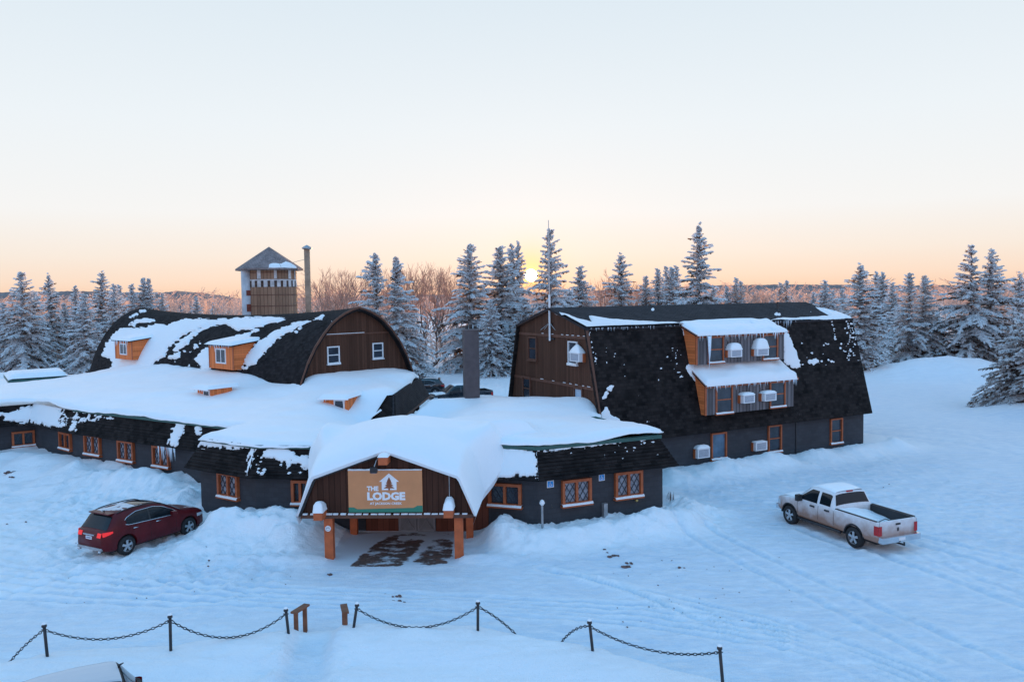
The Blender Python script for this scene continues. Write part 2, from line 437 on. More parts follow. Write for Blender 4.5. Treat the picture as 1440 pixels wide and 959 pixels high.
def snow_patch(name, P, N, polys, parent, thick=.07, soft=3., amp=3., freq=2.5, specks=(), rough=0., seed=3, uv=None, cells=0.):
    """snow lying on a surface grid, its outline traced from the picture, with its own thickness"""
    P = np.asarray(P); x, y = project(P)
    m = np.full(x.shape, -1e3)
    for p in polys: m = np.maximum(m, poly_sd(x, y, p))
    for (cx, cy, r) in specks: m = np.maximum(m, r - np.hypot(x - cx, (y - cy) * 1.3))
    U, V = (P[..., 0] * .83 + P[..., 1] * .55, P[..., 2] * 1.0) if uv is None else uv
    nz = fbm(U * freq, V * freq * 1.6, seed, 4) * 2
    if rough: nz = nz + rough * (vnoise(U * 1.2 + np.floor(V / .15) * 7.3, np.floor(V / .15) * 3.1, seed + 5) - .5) * 2
    if cells: nz = nz * .5 + cells * (_hash(np.floor(U / .16 + .5 * (np.floor(V / .155) % 2)), np.floor(V / .155), seed) - .5) * 2
    m = m + amp * nz * np.exp(-np.abs(m) / (4 * amp))
    h = thick * np.clip(m / soft, -1, 1) * (1 + .35 * fbm(U * 1.1, V * 1.1, seed + 9, 3))
    Q = P + N * h[..., None]
    a, b = x.shape
    keep = np.zeros((a - 1, b - 1), bool)
    mm = m > -soft * .9
    keep |= mm[:-1, :-1] | mm[1:, :-1] | mm[:-1, 1:] | mm[1:, 1:]
    idx = np.arange(a * b).reshape(a, b)
    q = np.stack([idx[:-1, :-1], idx[:-1, 1:], idx[1:, 1:], idx[1:, :-1]], -1)[keep]
    if len(q) == 0: return None
    used, inv = np.unique(q, return_inverse=True)
    v = Q.reshape(-1, 3)[used]
    if parent is not None: v = v - np.array(root_loc(parent))
    o = raw_mesh(name, v, inv.reshape(-1, 4), [SNOW_P], smooth=True, parent=parent); o['kind'] = 'stuff'
    return o
def surf_grid(a0, a1, b0, b1, step):
    """bilinear grid between two edges a0->a1 (bottom) and b0->b1 (top)"""
    a0, a1, b0, b1 = [np.asarray(k, float) for k in (a0, a1, b0, b1)]
    nu = max(2, int(max(np.linalg.norm(a1 - a0), np.linalg.norm(b1 - b0)) / step) + 1)
    nv = max(2, int(np.linalg.norm(b0 - a0) / step) + 1)
    u = np.linspace(0, 1, nu)[None, :, None]; v = np.linspace(0, 1, nv)[:, None, None]
    P = (a0 * (1 - u) + a1 * u) * (1 - v) + (b0 * (1 - u) + b1 * u) * v
    n = np.cross(a1 - a0, b0 - a0); n /= np.linalg.norm(n)
    uu = (u[..., 0] * np.linalg.norm(a1 - a0)) + 0 * v[..., 0]; vv = v[..., 0] * np.linalg.norm(b0 - a0) + 0 * u[..., 0]
    return P, np.broadcast_to(n, P.shape), (uu, vv)
def icicles(parent, p, q, n, lmin, lmax, seed=1, name='icicles'):
    r = random.Random(seed); m = MB(); p = np.asarray(p, float); q = np.asarray(q, float)
    for k in range(n):
        t = r.random(); l = lmin + (lmax - lmin) * r.random() ** 2.2; a = p + (q - p) * t; w = .012 + .03 * l
        m.tube([a + [0, 0, .02], a - [0, 0, l * .4], a - [0, 0, l]], [w, w * .6, .002], 5, cap=False)
    o = m.build(name, ICE, parent, True); o['kind'] = 'stuff'; return o

# ------------------------------------------------------------------ right gambrel building
BX, BY, BA, BW, BL, ZE, ZB, ZR, INS = 4.7695, 42.3543, .4865, 11.236, 21.1946, 2.0339, 8.18, 9.2621, 1.6463
be = np.array([math.cos(BA), math.sin(BA), 0]); bn = np.array([-math.sin(BA), math.cos(BA), 0]); bo = np.array([BX, BY, 0])
def RB(s, t, z): return bo + be * s + bn * t + np.array([0, 0, z])
barn = empty('gambrel_building', tuple(bo), 0, 'brown gambrel-roofed building with black shingles and two stacked dormers', 'building')
m = MB(); zb0 = -1.
for s, rev in ((.22, False), (BL - .25, True)):
    t0, t1 = .32, BW - .32
    pts = [RB(s, .32, ZE + .1), RB(s, INS - .02, ZB - .12), RB(s, BW / 2, ZR - .1), RB(s, BW - INS + .02, ZB - .12), RB(s, BW - .32, ZE + .1)]
    uv = [((p - bo) @ bn, p[2]) for p in pts]
    if not rev: pts = pts[::-1]; uv = uv[::-1]
    m = MB(); m.face(pts, uv); m.build('gable_wall', SIDING, barn)
m = MB()
for s in (.3, BL - .3): m.face([RB(s, .45, zb0), RB(s, BW - .45, zb0), RB(s, BW - .45, ZE + .15), RB(s, .45, ZE + .15)][::(-1 if s < 1 else 1)])
m.face([RB(.3, .45, zb0), RB(BL - .3, .45, zb0), RB(BL - .3, .45, ZE + .25), RB(.3, .45, ZE + .25)])
m.face([RB(BL - .3, BW - .45, zb0), RB(.3, BW - .45, zb0), RB(.3, BW - .45, ZE + .25), RB(BL - .3, BW - .45, ZE + .25)])
m.build('block_wall', BLOCK, barn)
def slab(m, a, b, c, d, th, uvs=None):
    """a thick roof sheet: a,b along the eave, c,d along the top, a thickness th inwards"""
    n = np.cross(b - a, d - a); n /= np.linalg.norm(n)
    L = np.linalg.norm(b - a); h = np.linalg.norm(d - a)
    m.face([a, b, c, d], [(0, 0), (L, 0), (L, h), (0, h)])
    A = [p - n * th for p in (a, b, c, d)]
    m.face(A[::-1])
    for p, q, P, Q in ((a, b, A[0], A[1]), (b, c, A[1], A[2]), (c, d, A[2], A[3]), (d, a, A[3], A[0])): m.face([p, P, Q, q])
m = MB(); slab(m, RB(0, 0, ZE), RB(BL, 0, ZE), RB(BL, INS, ZB), RB(0, INS, ZB), .14)
slab(m, RB(BL, BW, ZE), RB(0, BW, ZE), RB(0, BW - INS, ZB), RB(BL, BW - INS, ZB), .14)
m.build('lower_roof', SHING, barn)
m = MB(); slab(m, RB(0, INS - .12, ZB), RB(BL, INS - .12, ZB), RB(BL, BW / 2, ZR + .03), RB(0, BW / 2, ZR + .03), .12)
slab(m, RB(BL, BW - INS + .12, ZB), RB(0, BW - INS + .12, ZB), RB(0, BW / 2, ZR + .032), RB(BL, BW / 2, ZR + .032), .12)
m.build('upper_roof', SHING2, barn)
gpl = Plane(RB(.22, 0, 0), bn, -be)             # the gable that faces the lodge
for (zt, a, b) in ((7.66, 1.5, BW - 1.5), (4.9, .95, BW - .95)):
    q = MB(); q.pbox(gpl, a, b, zt - .09, zt + .07, 0, .035); o = q.build('trim_board', TRIM_B, barn)
    q = MB()
    for k in range(7):
        s = a + (b - a) * ((k * .137 + .05) % .62) + .1; q.pbox(gpl, s, s + .12 + .2 * vnoise(k * 3.3, zt), zt + .07, zt + .1, .0, .04)
    q.build('trim_snow', SNOW_P, o)['kind'] = 'stuff'
q = MB()
for side in (0, 1):
    f = (lambda t: t) if side == 0 else (lambda t: BW - t)
    for (t0, z0, t1, z1) in ((.05, ZE + .02, INS - .0, ZB - .05), (INS - .0, ZB - .05, BW / 2, ZR - .06)):
        q.beam(gpl.at(f(t0), z0, .13), gpl.at(f(t1), z1, .13), .16, .1)
q.build('rake_board', TRIM_B, barn)
for r_, gl, tr in (((743.6, 473.5, 755.8, 506.4), GLASS, TRIM_B), ((735.7, 529, 747, 563), GLASS, TRIM_B)):
    window(barn, gpl, rect(gpl, *r_), tr, gl, sill_snow=False)
window(barn, gpl, rect(gpl, 800, 480, 812.7, 512.4), WHITE, GLASS, fw=.07)
window(barn, gpl, rect(gpl, 808, 545, 820.3, 572), TRIM_B, GLASS_W, style='plain', sill=False)
fpl = Plane(RB(0, .45, 0), be, -bn)             # block wall under the eave
for r_, gl in (((999, 608, 1020.5, 645), GLASS_S), ((1079, 597.5, 1097.8, 635), GLASS), ((1166.6, 588, 1183.4, 623), GLASS)):
    window(barn, fpl, rect(fpl, *r_), TRIM_O, gl, style='plain' if gl is GLASS_S else 'sash', depth=.12)
q = MB(); s_, z_ = fpl.hit(1119, 620); q.pbox(fpl, s_ - .03, s_ + .03, zb0, ZE + .2, 0, .05); q.build('downpipe', STEEL, barn)
# two stacked shed dormers
def dormer(tp, s0, s1, z0, z1, over, rise, zback, name, snow_T, winds, units, seed):
    pl = Plane(RB(0, tp, 0), be, -bn)
    tr = lambda z: INS * (z - ZE) / (ZB - ZE)
    d = empty('dormer', tuple(RB((s0 + s1) / 2, tp, z0))); d.parent = barn; d.location = Vector(RB((s0 + s1) / 2, tp, z0)) - root_loc(barn)
    w = MB(); w.face([pl.at(s0, z0), pl.at(s1, z0), pl.at(s1, z1), pl.at(s0, z1)]); w.face([pl.at(s0, z0, -1.2), pl.at(s1, z0, -1.2), pl.at(s1, z0), pl.at(s0, z0)])
    w.build('dormer_wall', RIBBED, d)
    tb = tr(zback) + .15
    for s in (s0, s1):
        pts = [RB(s, tp, z0), RB(s, tp, z1), RB(s, tb, zback), RB(s, tr(z0) + .1, z0)]
        c = MB(); c.face(pts if s == s0 else pts[::-1]); c.build('cheek', WOOD_O, d)
    fr = MB(); fr.pbox(pl, s0 - .02, s1 + .02, z1 - .1, z1 + .02, 0, .05); fr.pbox(pl, s0 - .03, s0 + .09, z0, z1 - .1, -.02, .05)
    for s in (s0 - .12, s1 + .12): fr.beam(RB(s, tp - over, z1 + .02), RB(s, tb, zback + .02), .05, .14)
    fr.build('dormer_trim', TRIM_O, d)
    r = MB(); a, b = RB(s0 - .15, tp - over, z1 + .06), RB(s1 + .15, tp - over, z1 + .06); e_, g_ = RB(s1 + .15, tb, zback + .06), RB(s0 - .15, tb, zback + .06)
    slab(r, a, b, e_, g_, .07); r.build('dormer_roof', SHING, d)
    # its own load of snow
    n1, n2 = 60, 14; P = np.zeros((n2, n1, 3)); 
    for i in range(n2):
        for j in range(n1):
            u, v = j / (n1 - 1), i / (n2 - 1)
            base = (a * (1 - u) + b * u) * (1 - v) + (g_ * (1 - u) + e_ * u) * v
            ed = min(1, u * 14, (1 - u) * 14, v * 6 + .0)
            T = snow_T * math.sqrt(max(0, 1 - (1 - ed) ** 2)) * (.75 + .7 * vnoise(u * 9 + seed, v * 3.)) * (1 if snow_T > .2 else (1 if vnoise(u * 11 + seed, v * 4) > .12 else .3))
            P[i, j] = base + np.array([0, 0, T + .01]) - bn * (.06 * math.sin(math.pi * min(1, ed)) if v < .2 else 0)
    k = MB(); k.grid(P); k.grid(np.stack([P[0], P[0] * 0 + np.array([(a * (1 - j / (n1 - 1)) + b * j / (n1 - 1)) - [0, 0, .04] for j in range(n1)])]))
    k.build('dormer_snow', SNOW, d, True)
    icicles(d, RB(s0, tp - over, z1 + .0), RB(s1, tp - over, z1 + .0), 55, .06, .38, seed)
    for r_, gl in winds: window(barn, pl, rect(pl, *r_), TRIM_O, gl, depth=.07)
    for r_, lab, cp, cn in units: ac_unit(pl, rect(pl, *r_), lab, cp, cn)
    return d, pl
up_d, up_pl = dormer(.45, 6.72, 13.66, 5.92, 7.56, .25, 0, 8.16, 'u', .16,
    [((995.3, 473, 1017.2, 510), GLASS), ((1071.9, 470, 1093.3, 505), GLASS)],
    [((1020.3, 491, 1036, 501.5), 'snow-topped air conditioner on the upper dormer beside its left window', .4, False),
     ((1057, 489.5, 1073.3, 499.5), 'air conditioner with tall snow cap beside right window of the upper dormer', .62, False)], 3)
lo_d, lo_pl = dormer(-.05, 6.95, 13.95, 3.05, 4.7, .25, 0, 5.6, 'l', .34,
    [((1006, 542.5, 1029.7, 581), GLASS), ((1081.9, 536, 1103.8, 572), GLASS)],
    [((1038, 554, 1053.7, 565.5), 'air conditioner hung with icicles beside left window of the lower dormer', .15, False),
     ((1067.5, 551.5, 1084, 562.5), 'air conditioner beside the right window of the lower dormer', .15, False)], 11)
ic = MB(); p = up_pl.at(7.5, 7.56, .25)
for dx, l, w in ((0, 2.0, .07), (.07, 1.3, .07), (-.06, 1.0, .06)): ic.tube([p + be * dx, p + be * dx - [0, 0, l * .5], p + be * dx - [0, 0, l]], [w, w * .7, .004], 6)
ic.build('long_icicle', ICE, barn, True)
ac_unit(gpl, rect(gpl, 809.5, 495.5, 823, 508), 'air conditioner with pointed snow cap in the brown gable window', .5, True, .4)
ac_unit(fpl, rect(fpl, 975.5, 629, 992.6, 642.5), 'air conditioner with rounded snow cap low on the grey block wall', .2, False, .35)
ac_unit(fpl, rect(fpl, 1057, 620, 1073, 632), 'air conditioner with flat thin snow low on the grey block wall', .06, False, .35)
# snow on its roofs
P, N, uv = surf_grid(RB(0, INS - .12, ZB), RB(BL, INS - .12, ZB), RB(0, BW / 2, ZR + .03), RB(BL, BW / 2, ZR + .03), .09)
snow_patch('upper_roof_snow', P, N, [
    [(785, 438), (800, 442.5), (812, 448), (826, 451.5), (832, 453), (828, 444), (842, 446), (858, 448.5), (880, 450), (905, 452), (925, 453), (945, 453), (960, 455), (975, 460), (1010, 458.5), (1030, 457.5),
     (1060, 458.5), (1078, 460), (1084, 451), (1094, 447), (1120, 447), (1150, 445), (1166, 443.5), (1158, 439), (1172, 439), (1150, 431.5), (1160, 432), (1202, 447), (1160, 450), (1092, 455), (1040, 464), (960, 466), (822, 467), (800, 458)],
    [(1143, 430), (1152, 432), (1172, 440), (1185, 446), (1168, 446), (1160, 441)]], barn, .13, 2.5, 1.6, 1.4, [(918, 435, 2.2), (1092, 441.5, 2.4), (1096, 442, 2), (1140, 438.5, 1.2)], seed=5)
icicles(barn, RB(.2, INS - .14, ZB), RB(6.4, INS - .14, ZB), 40, .03, .2, 8); icicles(barn, RB(14, INS - .14, ZB), RB(16, INS - .14, ZB), 14, .1, .6, 9)
P, N, uv = surf_grid(RB(0, 0, ZE), RB(BL, 0, ZE), RB(0, INS, ZB), RB(BL, INS, ZB), .07)
r = random.Random(4); sp = []
for k in range(46): sp.append((r.gauss(948, 9), 490 + round(r.uniform(0, 14)) * 3.1, r.uniform(.15, .95)))
for k in range(80): sp.append((1196 + r.gauss(0, 4.5) + (k % 3), 452 + round(r.uniform(0, 17)) * 3.2, r.uniform(.3, 1.05)))
for k in range(30): sp.append((1150 + r.gauss(0, 16), 506 + r.gauss(0, 4) - (r.random() < .4) * 18, r.uniform(.3, 1.3)))
for k in range(30): sp.append((r.uniform(850, 935), r.uniform(470, 600), r.uniform(.1, .45)))
for k in range(22): sp.append((827 + (k * .6) + r.gauss(0, 1.5), 462 + k * 2.4, r.uniform(.3, 1.2)))
for k in range(20): sp.append((1170 + k * .25 + r.gauss(0, .5), 450 + k * 1.7, r.uniform(.6, 1.3)))
sp += [(1139.5, 509, 3.8), (1147, 507.5, 4.6), (1145, 510, 4), (858, 547, 4), (860, 544, 3.4), (853, 553, 3), (851, 557, 3.6), (848, 559, 2.2), (1165, 505.5, 1.6), (1170, 508, 1.8)]
snow_patch('lower_roof_snow', P, N, [
    [(1100, 462), (1107, 466), (1112, 476), (1117, 488), (1122, 500), (1126, 512), (1124, 518), (1112, 516), (1103, 510)],
    [(959, 460), (966, 464), (972, 480), (976, 498), (979, 512), (975, 513), (969, 500), (964, 480)],
    [(963, 514), (972, 511), (983, 515), (988, 530), (980, 540), (976, 536), (970, 527)],
    [(838, 600), (838, 590), (843, 586), (848, 577), (852, 571), (856, 577), (858, 583), (864, 586), (880, 594), (896, 600), (905, 605), (880, 612), (850, 612)]],
    barn, .045, 1.1, 1.5, 3., sp, rough=.8, seed=8, uv=uv, cells=.8)
q = MB()
for px, py in ((908.5, 431.5), (1093.5, 436)):
    d = ray(px, py); n_ = np.cross(be, RB(0, BW / 2, ZR) - RB(0, INS, ZB)); t_ = ((RB(0, INS, ZB) - EYE) @ n_) / (d @ n_); p = EYE + d * t_
    q = MB(); q.tube([p - [0, 0, .2], p + [0, 0, .55]], .06, 8); q.lathe([(.13, 0), (.06, .08)], p - [0, 0, .02], 8); q.build('vent_pipe', STEEL, barn)

# antenna on the gable
p0 = gpl.at(5.62, 7.45, .12)
ant = empty('antenna_mast', tuple(p0), 0, 'tall thin antenna mast bracketed to the brown gable wall', 'antenna')
m = MB(); m.tube([p0 - [0, 0, .1], p0 + [0, 0, 2.6]], .06, 8); m.build('mast', WHITE, ant)
m = MB(); m.tube([p0 + [0, 0, 2.6], p0 + [0, 0, 4.5], p0 + [0, 0, 6.95]], [.04, .034, .02], 8); m.build('whip', GALV, ant)
m = MB()
for a in range(4): m.tube([p0 + [0, 0, .95], p0 + [.62 * math.cos(a * 1.57 + .5), .62 * math.sin(a * 1.57 + .5), .55]], .016, 5)
m.build('radial', GALV, ant)
m = MB(); m.pbox(gpl, 5.2, 6.05, 7.42, 7.5, 0, .1); m.pbox(gpl, 5.45, 5.75, 8.3, 8.37, 0, .1); m.build('bracket', STEEL, ant)

# ------------------------------------------------------------------ left arched barn
LA = math.radians(47); lg = np.array([math.cos(LA), math.sin(LA), 0]); le = np.array([-math.sin(LA), math.cos(LA), 0]); lo = np.array([-10.24, 53., 0]); LL = 33.5
PROF = [(0, 9.42), (.55, 9.28), (1.1, 9.06), (1.6, 8.79), (2.1, 8.45), (2.75, 7.8), (3.4, 7.0), (3.98, 6.0), (4.42, 5.0), (4.72, 4.0), (4.9, 3.0), (4.95, 2.0)]
_pt = np.array([p[0] for p in PROF]); _pz = np.array([p[1] for p in PROF])
_len = np.concatenate([[0], np.cumsum(np.hypot(np.diff(_pt), np.diff(_pz)))])
def sag(s): return .58 * np.sin(np.pi * np.clip(s / LL, 0, 1)) ** .8
def LB(s, t, z): return lo + le * s + lg * t + np.array([0, 0, z])
def arch(s, v, off=0.):
    """surface point of the arched roof; v is the arc length from the ridge, negative towards the camera"""
    av = np.abs(v); t = np.interp(av, _len, _pt); z = np.interp(av, _len, _pz)
    z = z - sag(s) * np.clip((z - 3) / 6.4, 0, 1)
    sg = np.where(v < 0, -1., 1.)
    return lo + le * s[..., None] + lg * (t * sg)[..., None] + np.stack([0 * z, 0 * z, z], -1)
abarn = empty('arched_barn', tuple(lo), 0, 'arched-roof barn with brown gable and two orange dormers, patchy with snow', 'barn')
vs = np.linspace(-_len[-1], _len[-1], 90); ss = np.linspace(-.35, LL + .3, 120)
S, V = np.meshgrid(ss, vs, indexing='ij'); P = arch(S, V)
m = MB(); m.grid(P[:, ::-1], np.stack([S, V], -1)[:, ::-1])
c = arch(S * 0 + ss[0], V)[0]; inn = c + (LB(0, 0, 3) - c) * .035 * np.array([1, 1, 1]); inn = inn - le * ((inn - lo) @ le - ss[0])[:, None]
m.grid(np.stack([c, inn])[:, ::-1]); m.grid(np.stack([inn, inn + le * .5])[:, ::-1])
m.build('arched_roof', shingles("arched_roof_shingles", (.006, .005, .006), (.026, .022, .023), .3, .19), abarn, True)
m = MB(); prof = [(t, z - .06) for t, z in PROF]
for s, rv in ((0, 1), (LL, -1)):
    pts = [LB(s, -t * .985, z) for t, z in prof[::-1]] + [LB(s, t * .985, z) for t, z in prof[1:]]
    uv = [((p - lo) @ lg, p[2]) for p in pts]
    m = MB(); m.face(pts[::-rv], uv[::-rv]); m.build('gable_wall', SIDING, abarn)
apl = Plane(lo, lg, -le)
q = MB(); q.pbox(apl, -2.72, 2.72, 7.62, 7.72, 0, .05); tb_ = q.build('trim_board', TRIM_B, abarn)
q = MB(); q.pbox(apl, -2.6, .6, 7.72, 7.75, 0, .06); q.build('trim_snow', SNOW_P, tb_)
q = MB()
for sg in (-1, 1):
    for (t0, z0), (t1, z1) in zip(PROF[:-1], PROF[1:]): q.beam(apl.at(sg * t0, z0 - .02, .32), apl.at(sg * t1, z1 - .02, .32), .1, .12)
q.build('rake_board', TRIM_B, abarn)
window(abarn, apl, rect(apl, 459.8, 487, 477.2, 511.5), WHITE, GLASS, fw=.08, depth=.06)
window(abarn, apl, rect(apl, 523.6, 482, 538.4, 504), WHITE, GLASS, fw=.08, depth=.06, sill_snow=False)
def box_dormer(s0, s1, z0, z1, tf, lab):
    d = empty('dormer'); d.parent = abarn; d.location = Vector(LB((s0 + s1) / 2, tf, z0)) - root_loc(abarn)
    pl = Plane(LB(0, tf, 0), le, -lg); tb = -2.6; zk = z1 + .32
    w = MB(); w.face([pl.at(s1, z0), pl.at(s0, z0), pl.at(s0, z1), pl.at(s1, z1)])
    for s in (s0, s1):
        pts = [LB(s, tf, z0), LB(s, tf, z1), LB(s, tb, zk), LB(s, tb, z0)]; w.face(pts if s == s1 else pts[::-1])
    w.face([LB(s0, tf, z0), LB(s1, tf, z0), LB(s1, tb, z0), LB(s0, tb, z0)])
    w.build('dormer_wall', WOOD_O, d)
    r = MB(); slab(r, LB(s1 + .2, tf - .25, z1 + .02), LB(s0 - .2, tf - .25, z1 + .02), LB(s0 - .2, tb, zk + .05), LB(s1 + .2, tb, zk + .05), .07); r.build('dormer_roof', SHING, d)
    n1, n2 = 26, 14; P = np.zeros((n2, n1, 3))
    for i in range(n2):
        for j in range(n1):
            u, v = j / (n1 - 1), i / (n2 - 1)
            ed = min(1, u * 7, (1 - u) * 7, v * 5)
            P[i, j] = LB(s1 + .22 - u * (s1 - s0 + .44), tf - .27 + v * (tb - tf + .27), z1 + .03 + v * (zk - z1) + .2 * math.sqrt(max(0., 1 - (1 - ed) ** 2)) * (.8 + .5 * vnoise(u * 5, v * 4)))
    k = MB(); k.grid(P); k.build('dormer_snow', SNOW, d, True)
    sm = (s0 + s1) / 2; ww = (s1 - s0) * .42; cs = sm + (s1 - s0) * .0
    window(abarn, pl, (cs - ww / 2, cs + ww / 2, z0 + .38, z1 - .22), WHITE, GLASS, 'slider', fw=.09, depth=.05, sill=False)
    icicles(d, pl.at(s0, z1, .24), pl.at(s1, z1, .24), 26, .06, .55, int(s0))
    q = MB()
    for s in (s0, s1): q.pbox(pl, s - .05, s + .05, z0, z1, -.03, .03)
    q.build('corner_board', TRIM_O, d)
    return d
box_dormer(7.35, 10.75, 5.25, 6.9, -4.85, '')
box_dormer(24.1, 27.5, 5.2, 6.75, -4.85, '')
ss = np.linspace(-.3, LL + .2, 330); vs = np.linspace(-_len[-1] * .95, -.02, 120)
S, V = np.meshgrid(ss, vs, indexing='ij'); P = arch(S, V)
du = np.gradient(P, axis=0); dv = np.gradient(P, axis=1); N = np.cross(dv, du); N /= np.linalg.norm(N, axis=-1, keepdims=True)
if N[0, 0] @ np.array([0, 0, 1]) < 0 and N[10, 60][2] < 0: N = -N
PA = [
  [(143, 500), (149, 483), (158, 471), (167, 463.5), (172, 461), (190, 461), (205, 459), (218, 456.5), (234, 457.5), (248, 452), (262, 448), (280, 447.5), (300, 448.5), (322, 449), (345, 446), (372, 445.5),
   (392, 446), (407, 449), (398, 452), (385, 455), (366, 459), (352, 463), (336, 466), (325, 462), (318, 456), (304, 457), (292, 459), (280, 462), (268, 467), (258, 473), (248, 480), (238, 488), (234, 496), (232, 502),
   (222, 507), (214, 514), (209, 519), (220, 522), (240, 519), (248, 522), (236, 540), (150, 540), (153, 524), (159, 512), (155, 503), (150, 503)],
  [(346, 518), (344, 506), (351, 493), (364, 481), (384, 468), (400, 460), (420, 452.5), (440, 449), (455, 443.5), (453, 448), (440, 452), (426, 456), (415, 463), (402, 469), (392, 476), (378, 488), (369, 500), (361, 509)],
  [(243, 491), (252, 480), (264, 470), (276, 464), (292, 456.5), (300, 457), (284, 466), (270, 476), (262, 484), (254, 492), (246, 496)],
  [(272, 505), (282, 495), (292, 488), (297, 500), (296, 522), (287, 520), (280, 514)],
  [(181, 457), (190, 451), (203, 447.5), (219, 449), (214, 452.5), (196, 455), (187, 459)],
  [(322, 478), (335, 470), (352, 466), (366, 462), (352, 472), (348, 482), (345, 500), (342, 520), (334, 520), (334, 490)],
  [(183, 446.5), (190, 441), (193, 442), (188, 446)], [(197, 437), (203, 436), (205, 438), (198, 439)],
  [(236, 503), (246, 496), (256, 492), (254, 500), (246, 506)],
  [(468, 452.5), (478, 446.5), (488, 440.5), (490, 441.5), (480, 447.5), (470, 454)]]
snow_patch('arched_roof_snow', P, N, PA, abarn, .12, 2., 3.2, 1.1, [(403, 462, 3), (421, 462, 3), (417, 466, 2)] + [(r.uniform(240, 300), r.uniform(480, 525), r.uniform(.4, 2.)) for k in range(40)], rough=.3, seed=21, cells=.55)

# ------------------------------------------------------------------ the low lodge
ZS, ZT, ZL = 2.42, 3.6, 2.4
WALL = [(-41., 42.9), (-30.5, 50.9), (-26., 47.2), (-18.4, 42.4), (-13.2, 39.1), (-14.4, 36.6), (-11.2, 34.5), (-8.64, 34.2), (-6.7, 34.25), (-1.0, 33.85), (.98, 33.2), (6.65, 35.63), (4.3, 41.4)]
def offset(pts, d):
    """moves a polyline d to its right"""
    pts = [np.array(p, float) for p in pts]; out = []
    for i, p in enumerate(pts):
        ns = []
        if i > 0: a = p - pts[i - 1]; ns.append(np.array([a[1], -a[0]]) / np.linalg.norm(a))
        if i < len(pts) - 1: a = pts[i + 1] - p; ns.append(np.array([a[1], -a[0]]) / np.linalg.norm(a))
        if len(ns) == 1: out.append(p + ns[0] * d)
        else:
            b = ns[0] + ns[1]; b /= np.linalg.norm(b); out.append(p + b * d / max(.45, b @ ns[0]))
    return out
TOPL = offset(WALL, -.12); LIPL = offset(WALL, .52)
def P3(p, z): return np.array([p[0], p[1], z])
lodge = empty('lodge_building', (-5., 36., 0), 0, 'low dark lodge of angled wings under deep roof snow, orange lattice windows', 'building')
m = MB(); u = 0
for a, b in zip(WALL[:-1], WALL[1:]):
    L = math.dist(a, b); m.face([P3(a, -1), P3(b, -1), P3(b, ZS + .2), P3(a, ZS + .2)], [(u, -1), (u + L, -1), (u + L, ZS + .2), (u, ZS + .2)]); u += L
m.build('block_wall', BLOCK, lodge)
m = MB(); sof = MB(); fas = MB(); u = 0
ROWS = 9
for i in range(len(WALL) - 1):
    a, b, c, d = P3(LIPL[i], ZL), P3(LIPL[i + 1], ZL), P3(TOPL[i + 1], ZT), P3(TOPL[i], ZT)
    L = np.linalg.norm(b - a); h = np.linalg.norm(d - a); off = (L - np.linalg.norm(c - d)) / 2
    if i == 8: u += L; m.build('mansard_roof', SHING, lodge); m = MB(); sof.build('soffit', DARK, lodge); sof = MB(); continue       # the porch roof meets this one
    # lapped courses: each stands a little proud of the one above
    n_ = np.cross(b - a, d - a); n_ /= np.linalg.norm(n_)
    for k in range(ROWS):
        v0, v1 = k / ROWS, (k + 1) / ROWS
        q0, q1 = a + (d - a) * v0, b + (c - b) * v0; r0, r1 = a + (d - a) * v1, b + (c - b) * v1
        q0, q1 = q0 + n_ * .035, q1 + n_ * .035
        m.face([q0, q1, r1, r0], [(u, v0 * h), (u + L, v0 * h), (u + L - off * v1, v1 * h), (u + off * v1, v1 * h)])
        m.face([q0 - n_ * .035, q1 - n_ * .035, q1, q0], [(u, v0 * h), (u + L, v0 * h), (u + L, v0 * h + .01), (u, v0 * h + .01)])
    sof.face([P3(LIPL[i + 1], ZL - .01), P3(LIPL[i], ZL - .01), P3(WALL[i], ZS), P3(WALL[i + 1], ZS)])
    u += L
    if i in (2, 3, 5, 6, 9, 10, 11):
        A, B = offset(WALL, -.02)[i], offset(WALL, -.02)[i + 1]; C, D = offset(WALL, -.3)[i + 1], offset(WALL, -.3)[i]
        fas = MB(); fas.box8([P3(A, ZT - .03), P3(B, ZT - .03), P3(C, ZT - .02), P3(D, ZT - .02), P3(A, ZT + .13), P3(B, ZT + .13), P3(C, ZT + .13), P3(D, ZT + .13)]); fas.build('fascia', GREEN, lodge)
m.build('mansard_roof', SHING, lodge); sof.build('soffit', DARK, lodge)
def facet(i):
    a, b = np.array(WALL[i]), np.array(WALL[i + 1]); e = (b - a) / np.linalg.norm(b - a); return Plane(a, e, (e[1], -e[0]))
for i, r_, gl in ((0, (16.3, 606, 48.8, 627), GLASS), (1, (86, 608, 101.5, 631), GLASS), (2, (121, 611, 143, 639), GLASS_P), (2, (168, 619.5, 190, 648), GLASS_P), (2, (217, 627, 240, 656), GLASS_P),
                  (5, (309, 664.5, 337, 699), GLASS_P), (6, (411, 674.5, 435.5, 708), GLASS), (9, (687.6, 679, 734, 711), GLASS), (10, (789, 673, 830, 708.5), GLASS_P), (10, (863.4, 662, 901.8, 698.5), GLASS_P)):
    pl = facet(i); window(lodge, pl, rect(pl, *r_), TRIM_O, gl, 'lattice' if i != 6 else 'lattice', fw=.12, depth=.16)
